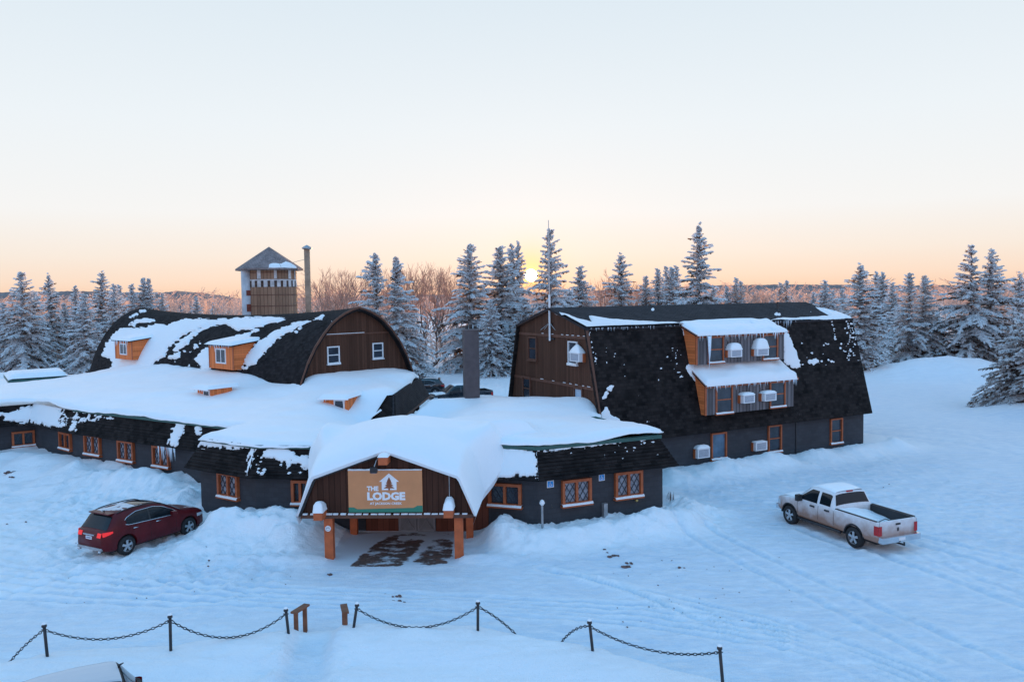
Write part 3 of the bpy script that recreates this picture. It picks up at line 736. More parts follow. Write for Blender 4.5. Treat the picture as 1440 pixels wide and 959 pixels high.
# entrance behind the porch
ep = facet(8)
m = MB(); sa, sb, _, _ = rect(ep, 561, 715, 612.5, 745); sm = (sa + sb) / 2
for a, b in ((sa, sm - .015), (sm + .015, sb)):
    m.pbox(ep, a, b, -.1, 2.05, 0, .06)
dr = m.build('door', mat("grey_door", (.19, .19, .2), .6, .15, 3.), lodge)
m = MB()
for a, b in ((sa, sm - .015), (sm + .015, sb)):
    for z0, z1 in ((.08, .95), (1.05, 1.95)):
        m.pbox(ep, a, b, z0 - .08, z0, .06, .085); m.pbox(ep, a, b, z1, z1 + .08, .06, .085)
        m.beam(ep.at(a + .08, z0, .072), ep.at(b - .08, z1, .072), .08, .02); m.beam(ep.at(a + .08, z1, .075), ep.at(b - .08, z0, .075), .08, .02)
    m.pbox(ep, a, a + .09, -.1, 2.05, .06, .09); m.pbox(ep, b - .09, b, -.1, 2.05, .06, .09)
m.build('door_brace', mat("grey_door_brace", (.23, .23, .245), .6, .15, 3.), dr)
m = MB(); L8 = math.dist(WALL[8], WALL[9]); m.pbox(ep, .3, sa - .02, -.5, 2.3, 0, .04); m.pbox(ep, sb + .02, L8 - .1, -.5, 2.3, 0, .04); m.pbox(ep, sa - .02, sb + .02, 2.06, 2.3, 0, .04)
m.build('entrance_panelling', boards("red_brown_boards", (.16, .055, .035), .25, .05, .2), lodge)
# the raised tier whose shingled corner sticks out of the snow
B0, B1, B2 = at_z(521, 592, 3.2), at_z(555, 595.5, 3.2), at_z(604.5, 556, 3.2); T0, T1, T2 = at_z(544, 556, 4.6), at_z(554, 555, 4.6), at_z(590, 530, 4.6)
tier = empty('raised_roof', tuple(B1 * [1, 1, 0] + [-2, 4, 0])); tier.parent = lodge; tier.location -= root_loc(lodge)
m = MB(); slab(m, B1, B2, T2, T1, .12); m.build('shingled_side', SHING2, tier)
T0b = B0 + (T1 - B1) + (T0 - T1) * .2
m = MB(); slab(m, B0, B1, T1, T0, .12); m.build('shingled_side', SHING, tier)
m = MB(); m.beam(B0 - [0, 0, .07], B1 - [0, 0, .07], .05, .13); m.beam(B1 - [0, 0, .07], B2 - [0, 0, .07], .05, .13); m.build('eave_board', TRIM_B, tier)
m = MB(); m.box(-9.6, -6.9, 44.7, 56, 1., 3.2); m.build('tier_wall', SIDING_D, tier)
# two little windows nearly drowned in the snow
def buried(px, py, z, w, ang, nm):
    p = at_z(px, py, z); e = np.array([math.cos(ang), math.sin(ang)]); pl = Plane(p, e, (e[1], -e[0]))
    d = empty('buried_dormer'); d.parent = lodge; d.location = Vector(p) - root_loc(lodge)
    m = MB(); m.pbox(pl, -w / 2, w / 2, -.6 + z, z + .32, -1.4, 0); m.build('dormer_wall', WOOD_O, d)
    m = MB(); m.pbox(pl, -.1, w * .36, z - .35, z + .2, 0, .05); f = m.build('frame', WHITE, d)
    m = MB(); m.pbox(pl, -.02, w * .36 - .08, z - .3, z + .13, .03, .056); m.build('pane', GLASS, d)
    n1, n2 = 20, 9; P = np.zeros((n2, n1, 3))
    for i in range(n2):
        for j in range(n1):
            u_, v_ = j / (n1 - 1), i / (n2 - 1); ed = min(1, u_ * 5, (1 - u_) * 5, v_ * 4)
            P[i, j] = pl.at(-w * .62 + u_ * w * 1.24, z + .3 + .22 * math.sqrt(max(0., 1 - (1 - ed) ** 2)), .4 - v_ * 2.2)
    m = MB(); m.grid(P); m.grid(np.stack([P[0], P[0] - [0, 0, .06]])); m.build('dormer_snow', SNOW, d, True)
    icicles(d, pl.at(-w * .5, z + .31, .34), pl.at(w * .5, z + .31, .34), 20, .08, .3, int(px))
    return d
buried(288, 553, 4.36, 1.5, math.radians(-36), 'a'); buried(472, 567, 4.2, 1.5, math.radians(-12), 'b')
# ------------------------------------------------------------------ roof snow of the lodge
def snow_sheet(name, poly, edge_round, zfun, step, parent, T=.24, w=.6, drop=.03, mat_=SNOW):
    """a snow blanket over a plan polygon; rounded towards the flagged edges"""
    poly = [np.array(p[:2], float) for p in poly]; n = len(poly)
    xs = np.arange(min(p[0] for p in poly) - step, max(p[0] for p in poly) + step * 2, step)
    ys = np.arange(min(p[1] for p in poly) - step, max(p[1] for p in poly) + step * 2, step)
    X, Y = np.meshgrid(xs, ys, indexing='ij'); sd = poly_sd(X, Y, [tuple(p) for p in poly]); ins = sd > 0
    cell = ins[:-1, :-1] | ins[1:, :-1] | ins[:-1, 1:] | ins[1:, 1:]
    # pull outside corners of used cells onto the outline
    best = np.full(X.shape, 1e9); NX, NY = X.copy(), Y.copy()
    for i in range(n):
        a, b = poly[i], poly[(i + 1) % n]; d = b - a
        t = np.clip(((X - a[0]) * d[0] + (Y - a[1]) * d[1]) / (d @ d), 0, 1); qx, qy = a[0] + t * d[0], a[1] + t * d[1]
        dist = np.hypot(X - qx, Y - qy); k = dist < best; best = np.where(k, dist, best); NX = np.where(k, qx, NX); NY = np.where(k, qy, NY)
    X = np.where(ins, X, NX); Y = np.where(ins, Y, NY)
    dr = np.full(X.shape, 1e9)
    for i in range(n):
        if edge_round[i]: dr = np.minimum(dr, seg_dist(X, Y, [tuple(poly[i]), tuple(poly[(i + 1) % n])]))
    wob = w * (1 + .5 * fbm(X * .7, Y * .7, 5, 3))
    f = np.sqrt(np.clip(1 - (1 - np.minimum(dr / wob, 1)) ** 2, 0, 1))
    Z = zfun(X, Y) - T * (1 - f) * (1 + .7 * fbm(X * .6, Y * .6, 12, 3))
    idx = np.arange(X.size).reshape(X.shape)
    q = np.stack([idx[:-1, :-1], idx[1:, :-1], idx[1:, 1:], idx[:-1, 1:]], -1)[cell]
    V = np.stack([X, Y, Z], -1).reshape(-1, 3)
    e = np.concatenate([q[:, [0, 1]], q[:, [1, 2]], q[:, [2, 3]], q[:, [3, 0]]]); key = np.sort(e, 1)
    _, inv, cnt = np.unique(key, axis=0, return_inverse=True, return_counts=True)
    be_ = e[cnt[inv.ravel()] == 1]
    k = len(V); ids = np.unique(be_); mp = {int(v): k + i for i, v in enumerate(ids)}
    low = V[ids] - [0, 0, drop]
    sk = np.array([[b, a, mp[int(a)], mp[int(b)]] for a, b in be_])
    V = np.concatenate([V, low]); q = np.concatenate([q, sk])
    used, inv = np.unique(q, return_inverse=True)
    v = V[used]
    if parent is not None: v = v - np.array(root_loc(parent))
    return raw_mesh(name, v, inv.reshape(-1, 4), [mat_], smooth=True, parent=parent)
def tps(pts):
    pts = np.array(pts, float); n = len(pts)
    d = np.hypot(pts[:, None, 0] - pts[None, :, 0], pts[:, None, 1] - pts[None, :, 1])
    ph = lambda r: np.where(r > 0, r * r * np.log(np.maximum(r, 1e-9)), 0)
    A = np.zeros((n + 3, n + 3)); A[:n, :n] = ph(d) + np.eye(n) * .3; A[:n, n] = 1; A[:n, n + 1:n + 3] = pts[:, :2]; A[n, :n] = 1; A[n + 1:, :n] = pts[:, :2].T
    c = np.linalg.solve(A, np.concatenate([pts[:, 2], [0, 0, 0]]))
    def f(x, y):
        x = np.asarray(x, float); s = c[n] + c[n + 1] * x + c[n + 2] * y
        for i in range(n): s = s + c[i] * ph(np.hypot(x - pts[i, 0], y - pts[i, 1]))
        return s
    return f
TS = offset(WALL, .04)                           # snow reaches just over the fascia
ctl = [(*TS[0], 3.95), (*TS[1], 4.0), (*TS[2], 4.02), (-22, 44.6, 4.02), (*TS[3], 4.02), (-15.5, 40.9, 3.98), (*TS[4], 4.0), (*TS[5], 3.95), (*TS[6], 4.0), (*TS[7], 3.92), (-6.7, 34.6, 3.9), (*TS[9], 4.02), (*TS[10], 4.02), (3.7, 34.5, 4.02), (*TS[11], 4.02),
       (5.4, 38.8, 3.92), (3., 37.5, 4.05), (0., 38.5, 4.1), (-3, 39, 4.1), (-2, 44, 4.05), (2, 42.5, 4.2),
       (4.55, 43.1, 3.65), (4.25, 43.67, 4.2), (4.0, 44.2, 4.4), (3.1, 45.8, 4.2), (1.6, 48.6, 3.8), (.6, 50.6, 3.6), (-.3, 52.4, 3.25), (-2.5, 47.5, 3.9), (-5, 46.5, 3.9), (-5.5, 43.5, 3.15), (-5.2, 45.0, 3.3), (-6.6, 42.4, 2.95), (-6.6, 40.8, 3.2), (-6.8, 38, 3.6),
       (-8.2, 41.6, 3.3), (-8.1, 44.2, 3.25), (-7.6, 44.75, 3.9), (-10, 40, 3.95), (-9.6, 43.6, 4.0), (-12, 43, 4.2), (-12, 38, 4.0), (-16, 44, 4.15), (-20, 48, 4.2), (-27, 51, 4.15), (-33, 55, 4.15)]
for t, z in ((-4.6, 4.55), (-3.9, 5.05), (-3., 5.25), (-1.5, 5.3), (0, 5.25), (1.5, 5.25), (3, 5.15), (4.6, 4.85)): ctl.append((*(lo + lg * t - le * .2)[:2], z))
for t, z in ((-3., 4.75), (0, 4.95), (3, 4.9)): ctl.append((*(lo + lg * t - le * 4)[:2], z))
for s, z in ((3, 4.6), (6, 4.9), (9, 5.0), (14, 5.0), (19, 5.0), (24, 4.9), (28, 4.4), (31, 3.9), (34, 3.5)): ctl.append((*(lo + lg * -4.75 + le * s)[:2], z))
for s, z in ((4, 4.35), (9, 4.45), (15, 4.4), (22, 4.3), (29, 3.9)): ctl.append((*(lo + lg * -8 + le * s)[:2], z))
ctl += [(T1[0] - .2, T1[1] + .2, 4.66), (T2[0] - .2, T2[1], 4.66), (-6.7, 49.5, 4.7), (-8., 45.6, 4.6), (-46, 66, 3.2), (-52, 60, 3.2), (-40, 76, 3.2)]
_rz = tps(ctl)
def roof_z(x, y): return _rz(x, y) + .42 * fbm(x * .2 + y * .08, y * .34, 31, 4) + .13 * fbm(x * 1.0, y * 1.4, 33, 4)
near_base = lambda s, t=-4.4: tuple((lo + lg * t + le * s)[:2])
polyA = [tuple(p) for p in TS[:8]] + [(-7.1, 34.5), (-7.0, 38.), (-7.3, 41.3), (B0[0] - .05, B0[1] - .2), (T0[0] - .02, T0[1] + .02), (T1[0] + .0, T1[1] + .02), (T2[0] + .02, T2[1]), tuple((lo + lg * 4.9 + le * .4)[:2]),
         tuple((lo - lg * 4.3 + le * .4)[:2]), near_base(8), near_base(16), near_base(24), near_base(LL), near_base(LL, 5), (-44, 84), (-62, 70), (-50, 50)]
rA = [1] * 7 + [0, 0, 0, 0, 0, 1, 1] + [0] * (len(polyA) - 14)
snow_sheet('roof_snow', polyA, rA, roof_z, .27, lodge)
polyB = [(-7.1, 34.5), (-6.7, 34.3), tuple(TS[9]), tuple(TS[10]), tuple(TS[11]), (4.55, 41.9), (4.7, 42.6), tuple(RB(.3, .8, 0)[:2]), tuple(RB(.26, 3, 0)[:2]), tuple(RB(.26, BW - .2, 0)[:2]), (-2.6, 48.6), (-4.9, 47.2), (-5.6, 45), (B1[0] + .1, B1[1] - .1), (B0[0] + .1, B0[1] - .35), (-7.3, 41.3), (-7.0, 38.)]
rB = [0, 0, 1, 1, 1, 0, 0, 0, 0, 0, 1, 1, 0, 0, 0, 0, 0]
snow_sheet('roof_snow', polyB, rB, roof_z, .24, lodge)
# drift climbing the foot of the gambrel roof
P = np.zeros((24, 30, 3))
for i in range(24):
    for j in range(30):
        u, v = i / 23, j / 29; s = -.1 + u * 4.8; t = -1.2 + v * 2.2
        top = max(.0, 3.7 - s * .36 - .0) + .35 * math.exp(-((s - .5) / .35) ** 2)
        zr = ZE + max(0, t) / INS * (ZB - ZE)
        P[i, j] = RB(s, t, min(top + .2 * (v - .4), zr + .25) if t > 0 else top - .05)
# snow on the shingled skirts
def skirt_snow(i, polys, **kw):
    a, b, c, d = P3(LIPL[i], ZL), P3(LIPL[i + 1], ZL), P3(TOPL[i + 1], ZT), P3(TOPL[i], ZT)
    n_ = np.cross(b - a, d - a); n_ /= np.linalg.norm(n_)
    P, N, uv = surf_grid(a + n_ * .03, b + n_ * .03, d + n_ * .02, c + n_ * .02, .06)
    snow_patch('mansard_snow', P, N, polys, lodge, uv=uv, cells=1., freq=6., **kw)
skirt_snow(0, [[(-60, 570), (0, 577), (12, 580), (30, 574), (48, 570), (60, 575), (64, 600), (48, 598), (30, 594), (12, 590), (0, 584), (-60, 580)]], thick=.055, rough=1.6, soft=2.5, amp=3.2)
skirt_snow(1, [[(34, 572), (50, 565), (84, 568), (86, 575), (83, 592), (80, 600), (66, 598), (44, 594), (34, 585)], [(96, 610), (94, 604), (100, 590), (103, 580), (104, 571), (116, 571), (110, 585), (106, 600), (103, 612)]],
           thick=.055, rough=2.4, soft=1.6, amp=3.2, specks=[(84 + (k * 7 % 12), 575 + k * 1.2, 1.3) for k in range(20)])
skirt_snow(2, [[(98, 608), (101, 595), (104, 583), (106, 571), (113, 573), (110, 585), (107, 600), (104, 609)], [(123, 578), (128, 579), (126, 586), (124, 587)], [(236, 626), (240, 612), (245, 598), (243, 592), (270, 590), (262, 600), (254, 615), (249, 628), (240, 629)]],
           thick=.055, rough=2., soft=1.5, amp=3.2, specks=[(113 + (k * 5 % 19), 580 + (k * 11 % 22), .9 + (k % 3) * .3) for k in range(30)] + [(r.uniform(115, 160), r.uniform(578, 590), r.uniform(.3, .9)) for k in range(14)])
skirt_snow(3, [[(236, 626), (240, 612), (245, 598), (243, 590), (262, 590), (262, 598), (254, 612), (249, 628), (240, 629)], [(275, 600), (277, 610), (281, 612), (282, 596)]], thick=.055, rough=1.6, soft=1.5, amp=3.2)
icicles(lodge, P3(LIPL[3], ZL), P3(np.array(LIPL[3]) * .75 + np.array(LIPL[4]) * .25, ZL), 26, .2, .8, 5)
skirt_snow(4, [[(255, 640), (262, 625), (268, 613), (280, 613), (275, 628), (262, 640)]], thick=.055)
skirt_snow(5, [[(252, 648), (258, 635), (264, 618), (266, 611), (300, 612), (350, 622), (350, 629), (330, 630.5), (316, 629), (300, 629.5), (285, 628), (268, 629), (260, 640)],
               [(347, 668), (349, 650), (351, 636), (352, 625), (362, 627), (358, 640), (355, 655), (353, 668)]], thick=.055, rough=1.3, soft=1.5, amp=3.2)
skirt_snow(6, [[(347, 668), (349, 650), (351, 636), (352, 625), (360, 628), (356, 640), (353, 655), (351, 668)],
               [(368, 636), (374, 628), (400, 628), (420, 640), (436, 644), (470, 620), (470, 660), (441, 666), (434, 660), (428, 658), (420, 652), (410, 650), (403, 657), (398, 648), (385, 642), (374, 640)]],
           thick=.055, rough=1.5, soft=1.6, amp=3.2, specks=[(r.uniform(360, 372), r.uniform(640, 668), r.uniform(.5, 1.3)) for k in range(14)] + [(r.uniform(385, 436), r.uniform(650, 668), r.uniform(.4, 1.2)) for k in range(14)])
skirt_snow(9, [[(640, 620), (754, 634), (757, 672), (752, 672), (745, 668), (730, 668), (722, 668), (720, 672), (712, 674), (703, 672), (694, 676), (684, 684), (676, 694), (668, 705), (640, 700)]], thick=.055, rough=.7, soft=1.5, amp=3.2)
skirt_snow(10, [[(756, 634), (775, 631), (800, 628), (840, 623), (880, 617), (935, 609), (936, 613), (910, 618), (884, 621), (850, 625.5), (800, 631), (765, 636)]], thick=.055, rough=1., soft=1.6, amp=1.4,
           specks=[(r.uniform(870, 930), r.uniform(618, 640), r.uniform(.2, .7)) for k in range(18)] + [(r.uniform(756, 930), r.uniform(625, 650), r.uniform(.1, .4)) for k in range(14)])
skirt_snow(11, [[(933, 610), (936, 612), (941, 620), (948, 633), (953, 644), (950, 645), (943, 632), (936, 620)]], thick=.055, rough=1.5, soft=1.2, amp=1.4)

# ------------------------------------------------------------------ porch
CX, Y0 = -4.86, 30.2
porch = empty('entrance_porch', (CX, 32, 0), 0, 'gabled brown entrance porch on orange posts, capped with a thick snow dome', 'porch')
GP = [(-3.35, 1.8), (-2.74, 3.22), (0, 4.2), (2.74, 3.22), (3.35, 1.8)]
ppl = Plane((CX, Y0), (1, -.04), (-.04, -1))
def prof_z(x):
    return np.interp(x, [-3.35, -2.74, 0, 2.74, 3.35], [1.8, 3.22, 4.2, 3.22, 1.8])
m = MB(); uv = lambda pts: [(s, z) for s, z in pts]
pts = [(-3.25, 1.8), (3.25, 1.8), (2.68, 3.16), (0, 4.14), (-2.68, 3.16)]
m.face([ppl.at(s, z) for s, z in pts], uv(pts)); m.face([ppl.at(s, z, -.08) for s, z in pts][::-1], uv(pts)[::-1]); m.build('gable_wall', SIDING_D, porch)
m = MB()
for (x0, z0), (x1, z1) in zip(GP[:-1], GP[1:]):
    a, b = ppl.at(x0, z0, .14), ppl.at(x1, z1, .14); back = np.array([0, 4.6, 0.])
    slab(m, a, a + back, b + back, b, .09) if x0 >= 0 else slab(m, a + back, a, b, b + back, .09)
m.build('porch_roof', STEEL, porch)
m = MB(); m.pbox(ppl, -3.3, 3.3, 1.66, 1.8, -.06, .08); m.build('beam', TRIM_B, porch)
m = MB()
for k in range(22):
    s = -3.2 + k * .29; m.pbox(ppl, s, s + .16 + .1 * vnoise(k * 2.7, 1.), 1.8, 1.835 + .02 * vnoise(k * 1.7, 3.), .0, .1)
m.build('beam_snow', SNOW_P, porch)
for (px, py, yy, h, wd) in ((462, 788.7, 30.45, 1.75, .33), (644.5, 789, 30.35, 1.75, .33), (497, 0, 33.7, 1.75, .29), (660, 0, 32.9, 1.75, .29)):
    x = at_y(px, 700, yy)[0]; m = MB(); m.box(x - wd / 2, x + wd / 2, yy - wd / 2, yy + wd / 2, -.3, h); m.build('post', POST_O, porch, bevel=.01)
for side, x, z in ((-1, -2.47, 1.92), (1, 2.42, 2.0), (0, 0.02, 4.0)):
    p = ppl.at(x, z, 0); w = .34; m = MB()
    m.pbox(ppl, x - w / 2, x + w / 2, z - .19, z + .12, -3 if side else -1, .62); b = m.build('purlin', POST_O, porch, bevel=.01)
    n = 11; G = np.zeros((n, n, 3)); hh = .38 if side else .12
    for i in range(n):
        for j in range(n):
            u, v = i / (n - 1) * 2 - 1, j / (n - 1) * 2 - 1
            q = max(0, 1 - max(abs(u) ** 2.2, abs(v) ** 4)) ** .5
            G[i, j] = ppl.at(x + u * w * .6, z + .1 + hh * q * (1 - .2 * v * side), .32 + v * .34)
    m = MB(); m.grid(G); m.build('purlin_snow', SNOW, b, True)
# thick snow dome
ts = np.linspace(-1, 1, 84); ys = np.linspace(Y0 - .28, 39.6, 70); G = np.zeros((len(ys), len(ts), 3))
for i, y in enumerate(ys):
    q = y - Y0 + .28; back = float(sstep(4.4, 8.6, q)); grow = min(1, q / 2.8); th = .07 + .62 * math.sqrt(max(0, 1 - (1 - grow) ** 2))
    bk = float(sstep(2.3, 4.0, q)); wl, wr = 3.42 + .1 * grow + .3 * bk, 3.42 + .3 * grow + .9 * bk + 1.6 * float(sstep(4.2, 5.5, q))
    for j, t in enumerate(ts):
        x = t * (wl if t < 0 else wr); xc = t * 3.35; ax = abs(xc)
        z = float(prof_z(xc))
        zs = 4.2 - .98 * (ax / 3.0) ** 2 if ax < 3 else 3.22 - (ax - 3) * 3.2
        zz = z * (1 - grow * .8) + max(z, zs) * grow * .8
        zz += th * (.1 + .9 * float(sstep(3.36, 2.75, ax))) + .06 * float(fbm(x * .9, y * .9, 3, 3))
        zz += bk * .85 * float(sstep(.55, 1., abs(t)))
        rz = float(roof_z(x + CX, y)) - .04
        sm = float(sstep(3.0, 4.8, q)); zz = zz + sm * (.5 * (zz + rz + math.sqrt((zz - rz) ** 2 + .25)) - zz)
        G[i, j] = (x + CX, y - .04 * x * (1 - grow), zz * (1 - back) + rz * back)
m = MB(); m.grid(G)
fr = np.stack([G[0], np.array([ppl.at(xx, float(prof_z(xx)) - .03, .2) for xx in ts * 3.35])]); m.grid(fr)
for col, sg in ((0, -1), (-1, 1)): m.grid(np.stack([G[:48, col], G[:48, col] + np.array([-.12 * sg, 0, -.35])]))
m.build('snow_dome', SNOW, porch, True)
m = MB(); m.lathe([(0, .012), (.1, .012), (.11, 0), (.1, -.005)], (0, 0, 0), 20, 'y'); 
c_ = at_y(461.2, 743, 30.45 - .18); m2 = MB(); 
m2.lathe([(0.001, -.012), (.11, -.012), (.115, 0), (.1, .012)], c_, 22, 'y'); rs = m2.build('round_sign', WHITE, None); tag(rs, 'small round white sign on the front left porch post', 'sign')
m2 = MB(); m2.box(c_[0] - .05, c_[0] + .05, c_[1] - .018, c_[1] - .014, c_[2] + .01, c_[2] + .03); m2.lathe([(.06, -.016), (.07, -.016)], c_, 16, 'y'); o = m2.build('printed_mark', GRILLE, rs)
m = MB(); p = ppl.at(2.43, 3.3, .16); m.tube([p, p - [0, 0, 1.05]], .012, 5); m.build('wire', GALV, porch)

# the sign
spl = ppl.shifted(.12)
s0, s1, z0, z1 = rect(spl, 489.8, 661.2, 593.8, 720)
sg = empty('entrance_sign', tuple(spl.at((s0 + s1) / 2, z0)), 0, 'large tan entrance sign with white lettering, house emblem and green band', 'sign')
m = MB(); m.pbox(spl, s0, s1, z0, z1, -.08, 0); m.build('board', mat("sign_tan", (.62, .255, .105), .6, .08, 1.5, .05), sg)
SW, SH = s1 - s0, z1 - z0
m = MB(); pts = [(0, 0), (1, 0), (1, .155), (.93, .155), (.90, .125), (.88, .105), (.12, .075), (.1, .09), (.07, .12), (0, .12)]
m.face([spl.at(s0 + SW * u, z0 + SH * v, .006) for u, v in pts]); m.build('green_band', mat("sign_green", (.03, .2, .13), .6, .08, 1.), sg)
m = MB(); k = np.array([[0, 0]]); n1, n2 = 40, 5; G = np.zeros((n2, n1, 3))
for i in range(n2):
    for j in range(n1):
        u = j / (n1 - 1); v = i / (n2 - 1); G[i, j] = spl.at(s0 + SW * u, z1 - .005 + (.03 + .05 * vnoise(u * 13, 2.)) * math.sin(math.pi * v * .98 + .01), .02 - .12 * v)
m.grid(G); m.build('snow_edge', SNOW_P, sg, True)
WHT = mat("sign_white", (.82, .82, .83), .6, .03, 1., 0)
def letters(txt, x, base, width, height, bold, name):
    cu = bpy.data.curves.new('lettering', 'FONT'); cu.body = txt; cu.size = 1; cu.offset = bold; cu.resolution_u = 2
    ob = bpy.data.objects.new('tmp', cu); COL.objects.link(ob)
    dg = bpy.context.evaluated_depsgraph_get(); me = bpy.data.meshes.new_from_object(ob.evaluated_get(dg))
    COL.objects.unlink(ob); bpy.data.objects.remove(ob)
    v = np.array([q.co[:] for q in me.vertices]); mn, mx = v.min(0), v.max(0)
    o3 = np.array(root_loc(sg))
    for q, c in zip(me.vertices, v):
        u, w = (c[0] - mn[0]) / (mx[0] - mn[0]), (c[1] - mn[1]) / (mx[1] - mn[1])
        q.co = Vector(spl.at(s0 + SW * (x + width * u), z0 + SH * (base + height * w), .008) - o3)
    me.materials.clear(); me.materials.append(WHT); me.name = name
    ob = bpy.data.objects.new(name, me); COL.objects.link(ob); ob.parent = sg; return ob
letters("THE", .252, .512, .158, .112, .05, 'lettering')
letters("LODGE", .255, .285, .515, .20, .055, 'lettering')
letters("AT JACKSON CREEK", .288, .165, .435, .075, .028, 'lettering')
m = MB(); hx, hz = .555, .53
H_ = [(-.135, .20), (0, .40), (.135, .20), (.1, .20), (.1, .0), (-.1, .0), (-.1, .20)]
A = lambda u, v, d: spl.at(s0 + SW * (hx + u), z0 + SH * (hz + v), d)
for poly in ([(-.135, .2), (.135, .2), (0, .4)], [(-.1, 0), (.1, 0), (.1, .2), (-.1, .2)]): m.face([A(u, v, .008) for u, v in poly])
m.build('house_emblem', WHT, sg)
m = MB()
for (w, b, t) in ((.075, .04, .14), (.06, .10, .2), (.045, .16, .26), (.03, .21, .31)): m.face([A(-w, b, .013), A(w, b, .013), A(0, t, .013)])
m.face([A(-.012, 0, .013), A(.012, 0, .013), A(.012, .05, .013), A(-.012, .05, .013)])
m.build('tree_emblem', mat("sign_brown", (.3, .1, .045), .6, .08, 1.), sg)
# floodlight over the sign
fl = empty('sign_lamp', tuple(ppl.at(-.33, 3.7, .3)), 0, 'small black floodlight on a bent arm above the entrance sign', 'lamp')
m = MB(); m.tube([ppl.at(-.2, 4.0, .1), ppl.at(-.25, 3.95, .45), ppl.at(-.3, 3.75, .62)], .018, 6); m.build('arm', GALV, fl)
m = MB(); m.pbox(ppl, -.46, -.2, 3.52, 3.72, .5, .66); m.build('lamp_housing', STEEL, fl, bevel=.015)
m = MB(); m.pbox(ppl, -.43, -.23, 3.5, 3.519, .52, .64); m.build('lens', GLASS_P, fl)

# accessible-parking signs on the wall
BLUE = mat("sign_blue", (.03, .33, .8), .5, .05, 1., 0)
for r_, lab in (((769, 675.5, 778.6, 685.3), 'blue accessible parking sign on dark wall, left of the middle lattice window'), ((841.8, 666.3, 850.2, 675.7), 'blue accessible parking sign between the two right lattice windows')):
    pl = facet(10); a, b, c, d = rect(pl, *r_); t = empty('parking_sign', tuple(pl.at((a + b) / 2, c, .03)), 0, lab, 'sign', 'accessible parking signs')
    m = MB(); m.pbox(pl, a, b, c, d, 0, .02); m.build('plate', WHITE, t)
    m = MB(); w, h = b - a, d - c; m.pbox(pl, a + w * .1, b - w * .1, c + h * .1, d - h * .1, .02, .026); m.build('blue_field', BLUE, t)
    Q = lambda u, v: pl.at(a + w * u, c + h * v, .03)
    m = MB(); m.tube([Q(.45 + .17 * math.cos(k * .55 + 2.4), .40 + .17 * math.sin(k * .55 + 2.4)) for k in range(8)], .011, 5); m.tube([Q(.45, .68), Q(.45, .48), Q(.6, .48), Q(.68, .32), Q(.74, .32)], .013, 5)
    m.lathe([(.001, -.004), (.018, -.004), (.018, .004), (.001, .004)], Q(.45, .75), 10, 'y'); m.build('wheelchair_symbol', WHITE, t)
# small things along the wall
pl = facet(10); s, z = pl.hit(757.5, 722); p = pl.at(s, z - .3, .35)
m = MB(); m.tube([p - [0, 0, .4], p + [0, 0, .75]], .05, 8); t = m.build('standpipe', GALV, None); tag(t, 'snow-capped standpipe in front of the dark wall corner', 'pipe')
m = MB(); m.lathe([(.001, .2), (.08, .15), (.12, .04), (.06, -.04)], p + [0, 0, .78], 12); m.build('snow_cap', SNOW, t, True)
s, z = pl.hit(848.5, 716); m = MB(); m.pbox(pl, s - .09, s + .09, z - .5, z + .3, .02, .22); t = m.build('vent_box', GALV, None, bevel=.02); tag(t, 'grey metal vent box at the wall foot between two lattice windows', 'vent')
s, z = pl.hit(893, 702.5); m = MB(); p = pl.at(s, z, .14); m.tube([pl.at(s, z, 0), p], .03, 8); m.lathe([(.001, -.07), (.06, -.04), (.07, .02), (.03, .05)], p, 12); t = m.build('wall_lamp', mat("brass", (.5, .35, .12), .4, .2, 3., 0, metal=.5), None, True); tag(t, 'little brass fitting on wall below the rightmost lattice window', 'fitting')
def bush(name, px, py, z, n, h, spread, seed, lab):
    r = random.Random(seed); b = at_z(px, py, z); m = MB()
    for k in range(n):
        a = r.uniform(0, 6.28); l = h * r.uniform(.5, 1); q = b + [r.gauss(0, .08), r.gauss(0, .08), 0]
        e = q + [math.cos(a) * spread * r.random(), math.sin(a) * spread * r.random() * .6, l]; mid = (q + e) / 2 + [0, 0, l * .12]
        m.tube([q - [0, 0, .2], mid, e], [.012, .009, .004], 4, cap=False)
    return tag(m.build(name, mat("dry_stems", (.14, .1, .085), .9, .3, 5.), None), lab, 'bush')
bush('bare_bush', 772, 726, .6, 46, 1.05, .75, 3, 'bare twiggy bush against dark wall left of the middle lattice window')
for i, (px, lab) in enumerate(((940.5, 'left one of two dry weed stalks in the snow beside the dark wall end'), (944.5, 'right one of two dry weed stalks in the snow beside the dark wall end'))):
    bush('weed_stalk', px, 702, .55, 5, .45, .12, 20 + i, lab)

# ------------------------------------------------------------------ chimney, silo, flue
ca = math.radians(12); cb = at_y(665, 567, 47.4); cpl = Plane((cb[0], cb[1]), (math.cos(ca), math.sin(ca)), (math.sin(ca), -math.cos(ca)))
ch = empty('chimney', (cb[0], cb[1], 0), 0, 'tall square rendered chimney rising from the snowy flat roof', 'chimney')
m = MB(); m.pbox(cpl, -.44, .43, 0, 8.02, -.8, 0); m.build('stack', CONC, ch, bevel=.015)
m = MB(); m.pbox(cpl, -.48, .47, 8.021, 8.1, -.84, .04); c2 = m.build('cap', mat("chimney_cap", (.14, .12, .12), .8), ch)
m = MB()
for k, (s, d, hh) in enumerate(((-.25, -.3, .2), (.02, -.5, .26), (.25, -.25, .18))): m.tube([cpl.at(s, 8.1, d), cpl.at(s, 8.1 + hh, d)], .1, 9)
m.build('flue_pot', STEEL, ch)
sc_ = at_y(381, 440, 78); SR = 2.5
silo = empty('silo', (sc_[0], sc_[1], 0), 0, 'round wooden silo with shingled conical roof and white slatted band', 'silo')
zt = at_y(381, 379, 78)[2]; za = at_y(379.5, 347, 78)[2]; zw = at_y(381, 404, 78)[2]
SIL = boards("silo_staves", (.32, .195, .13), .34, .1, .32); n = 48
m = MB()
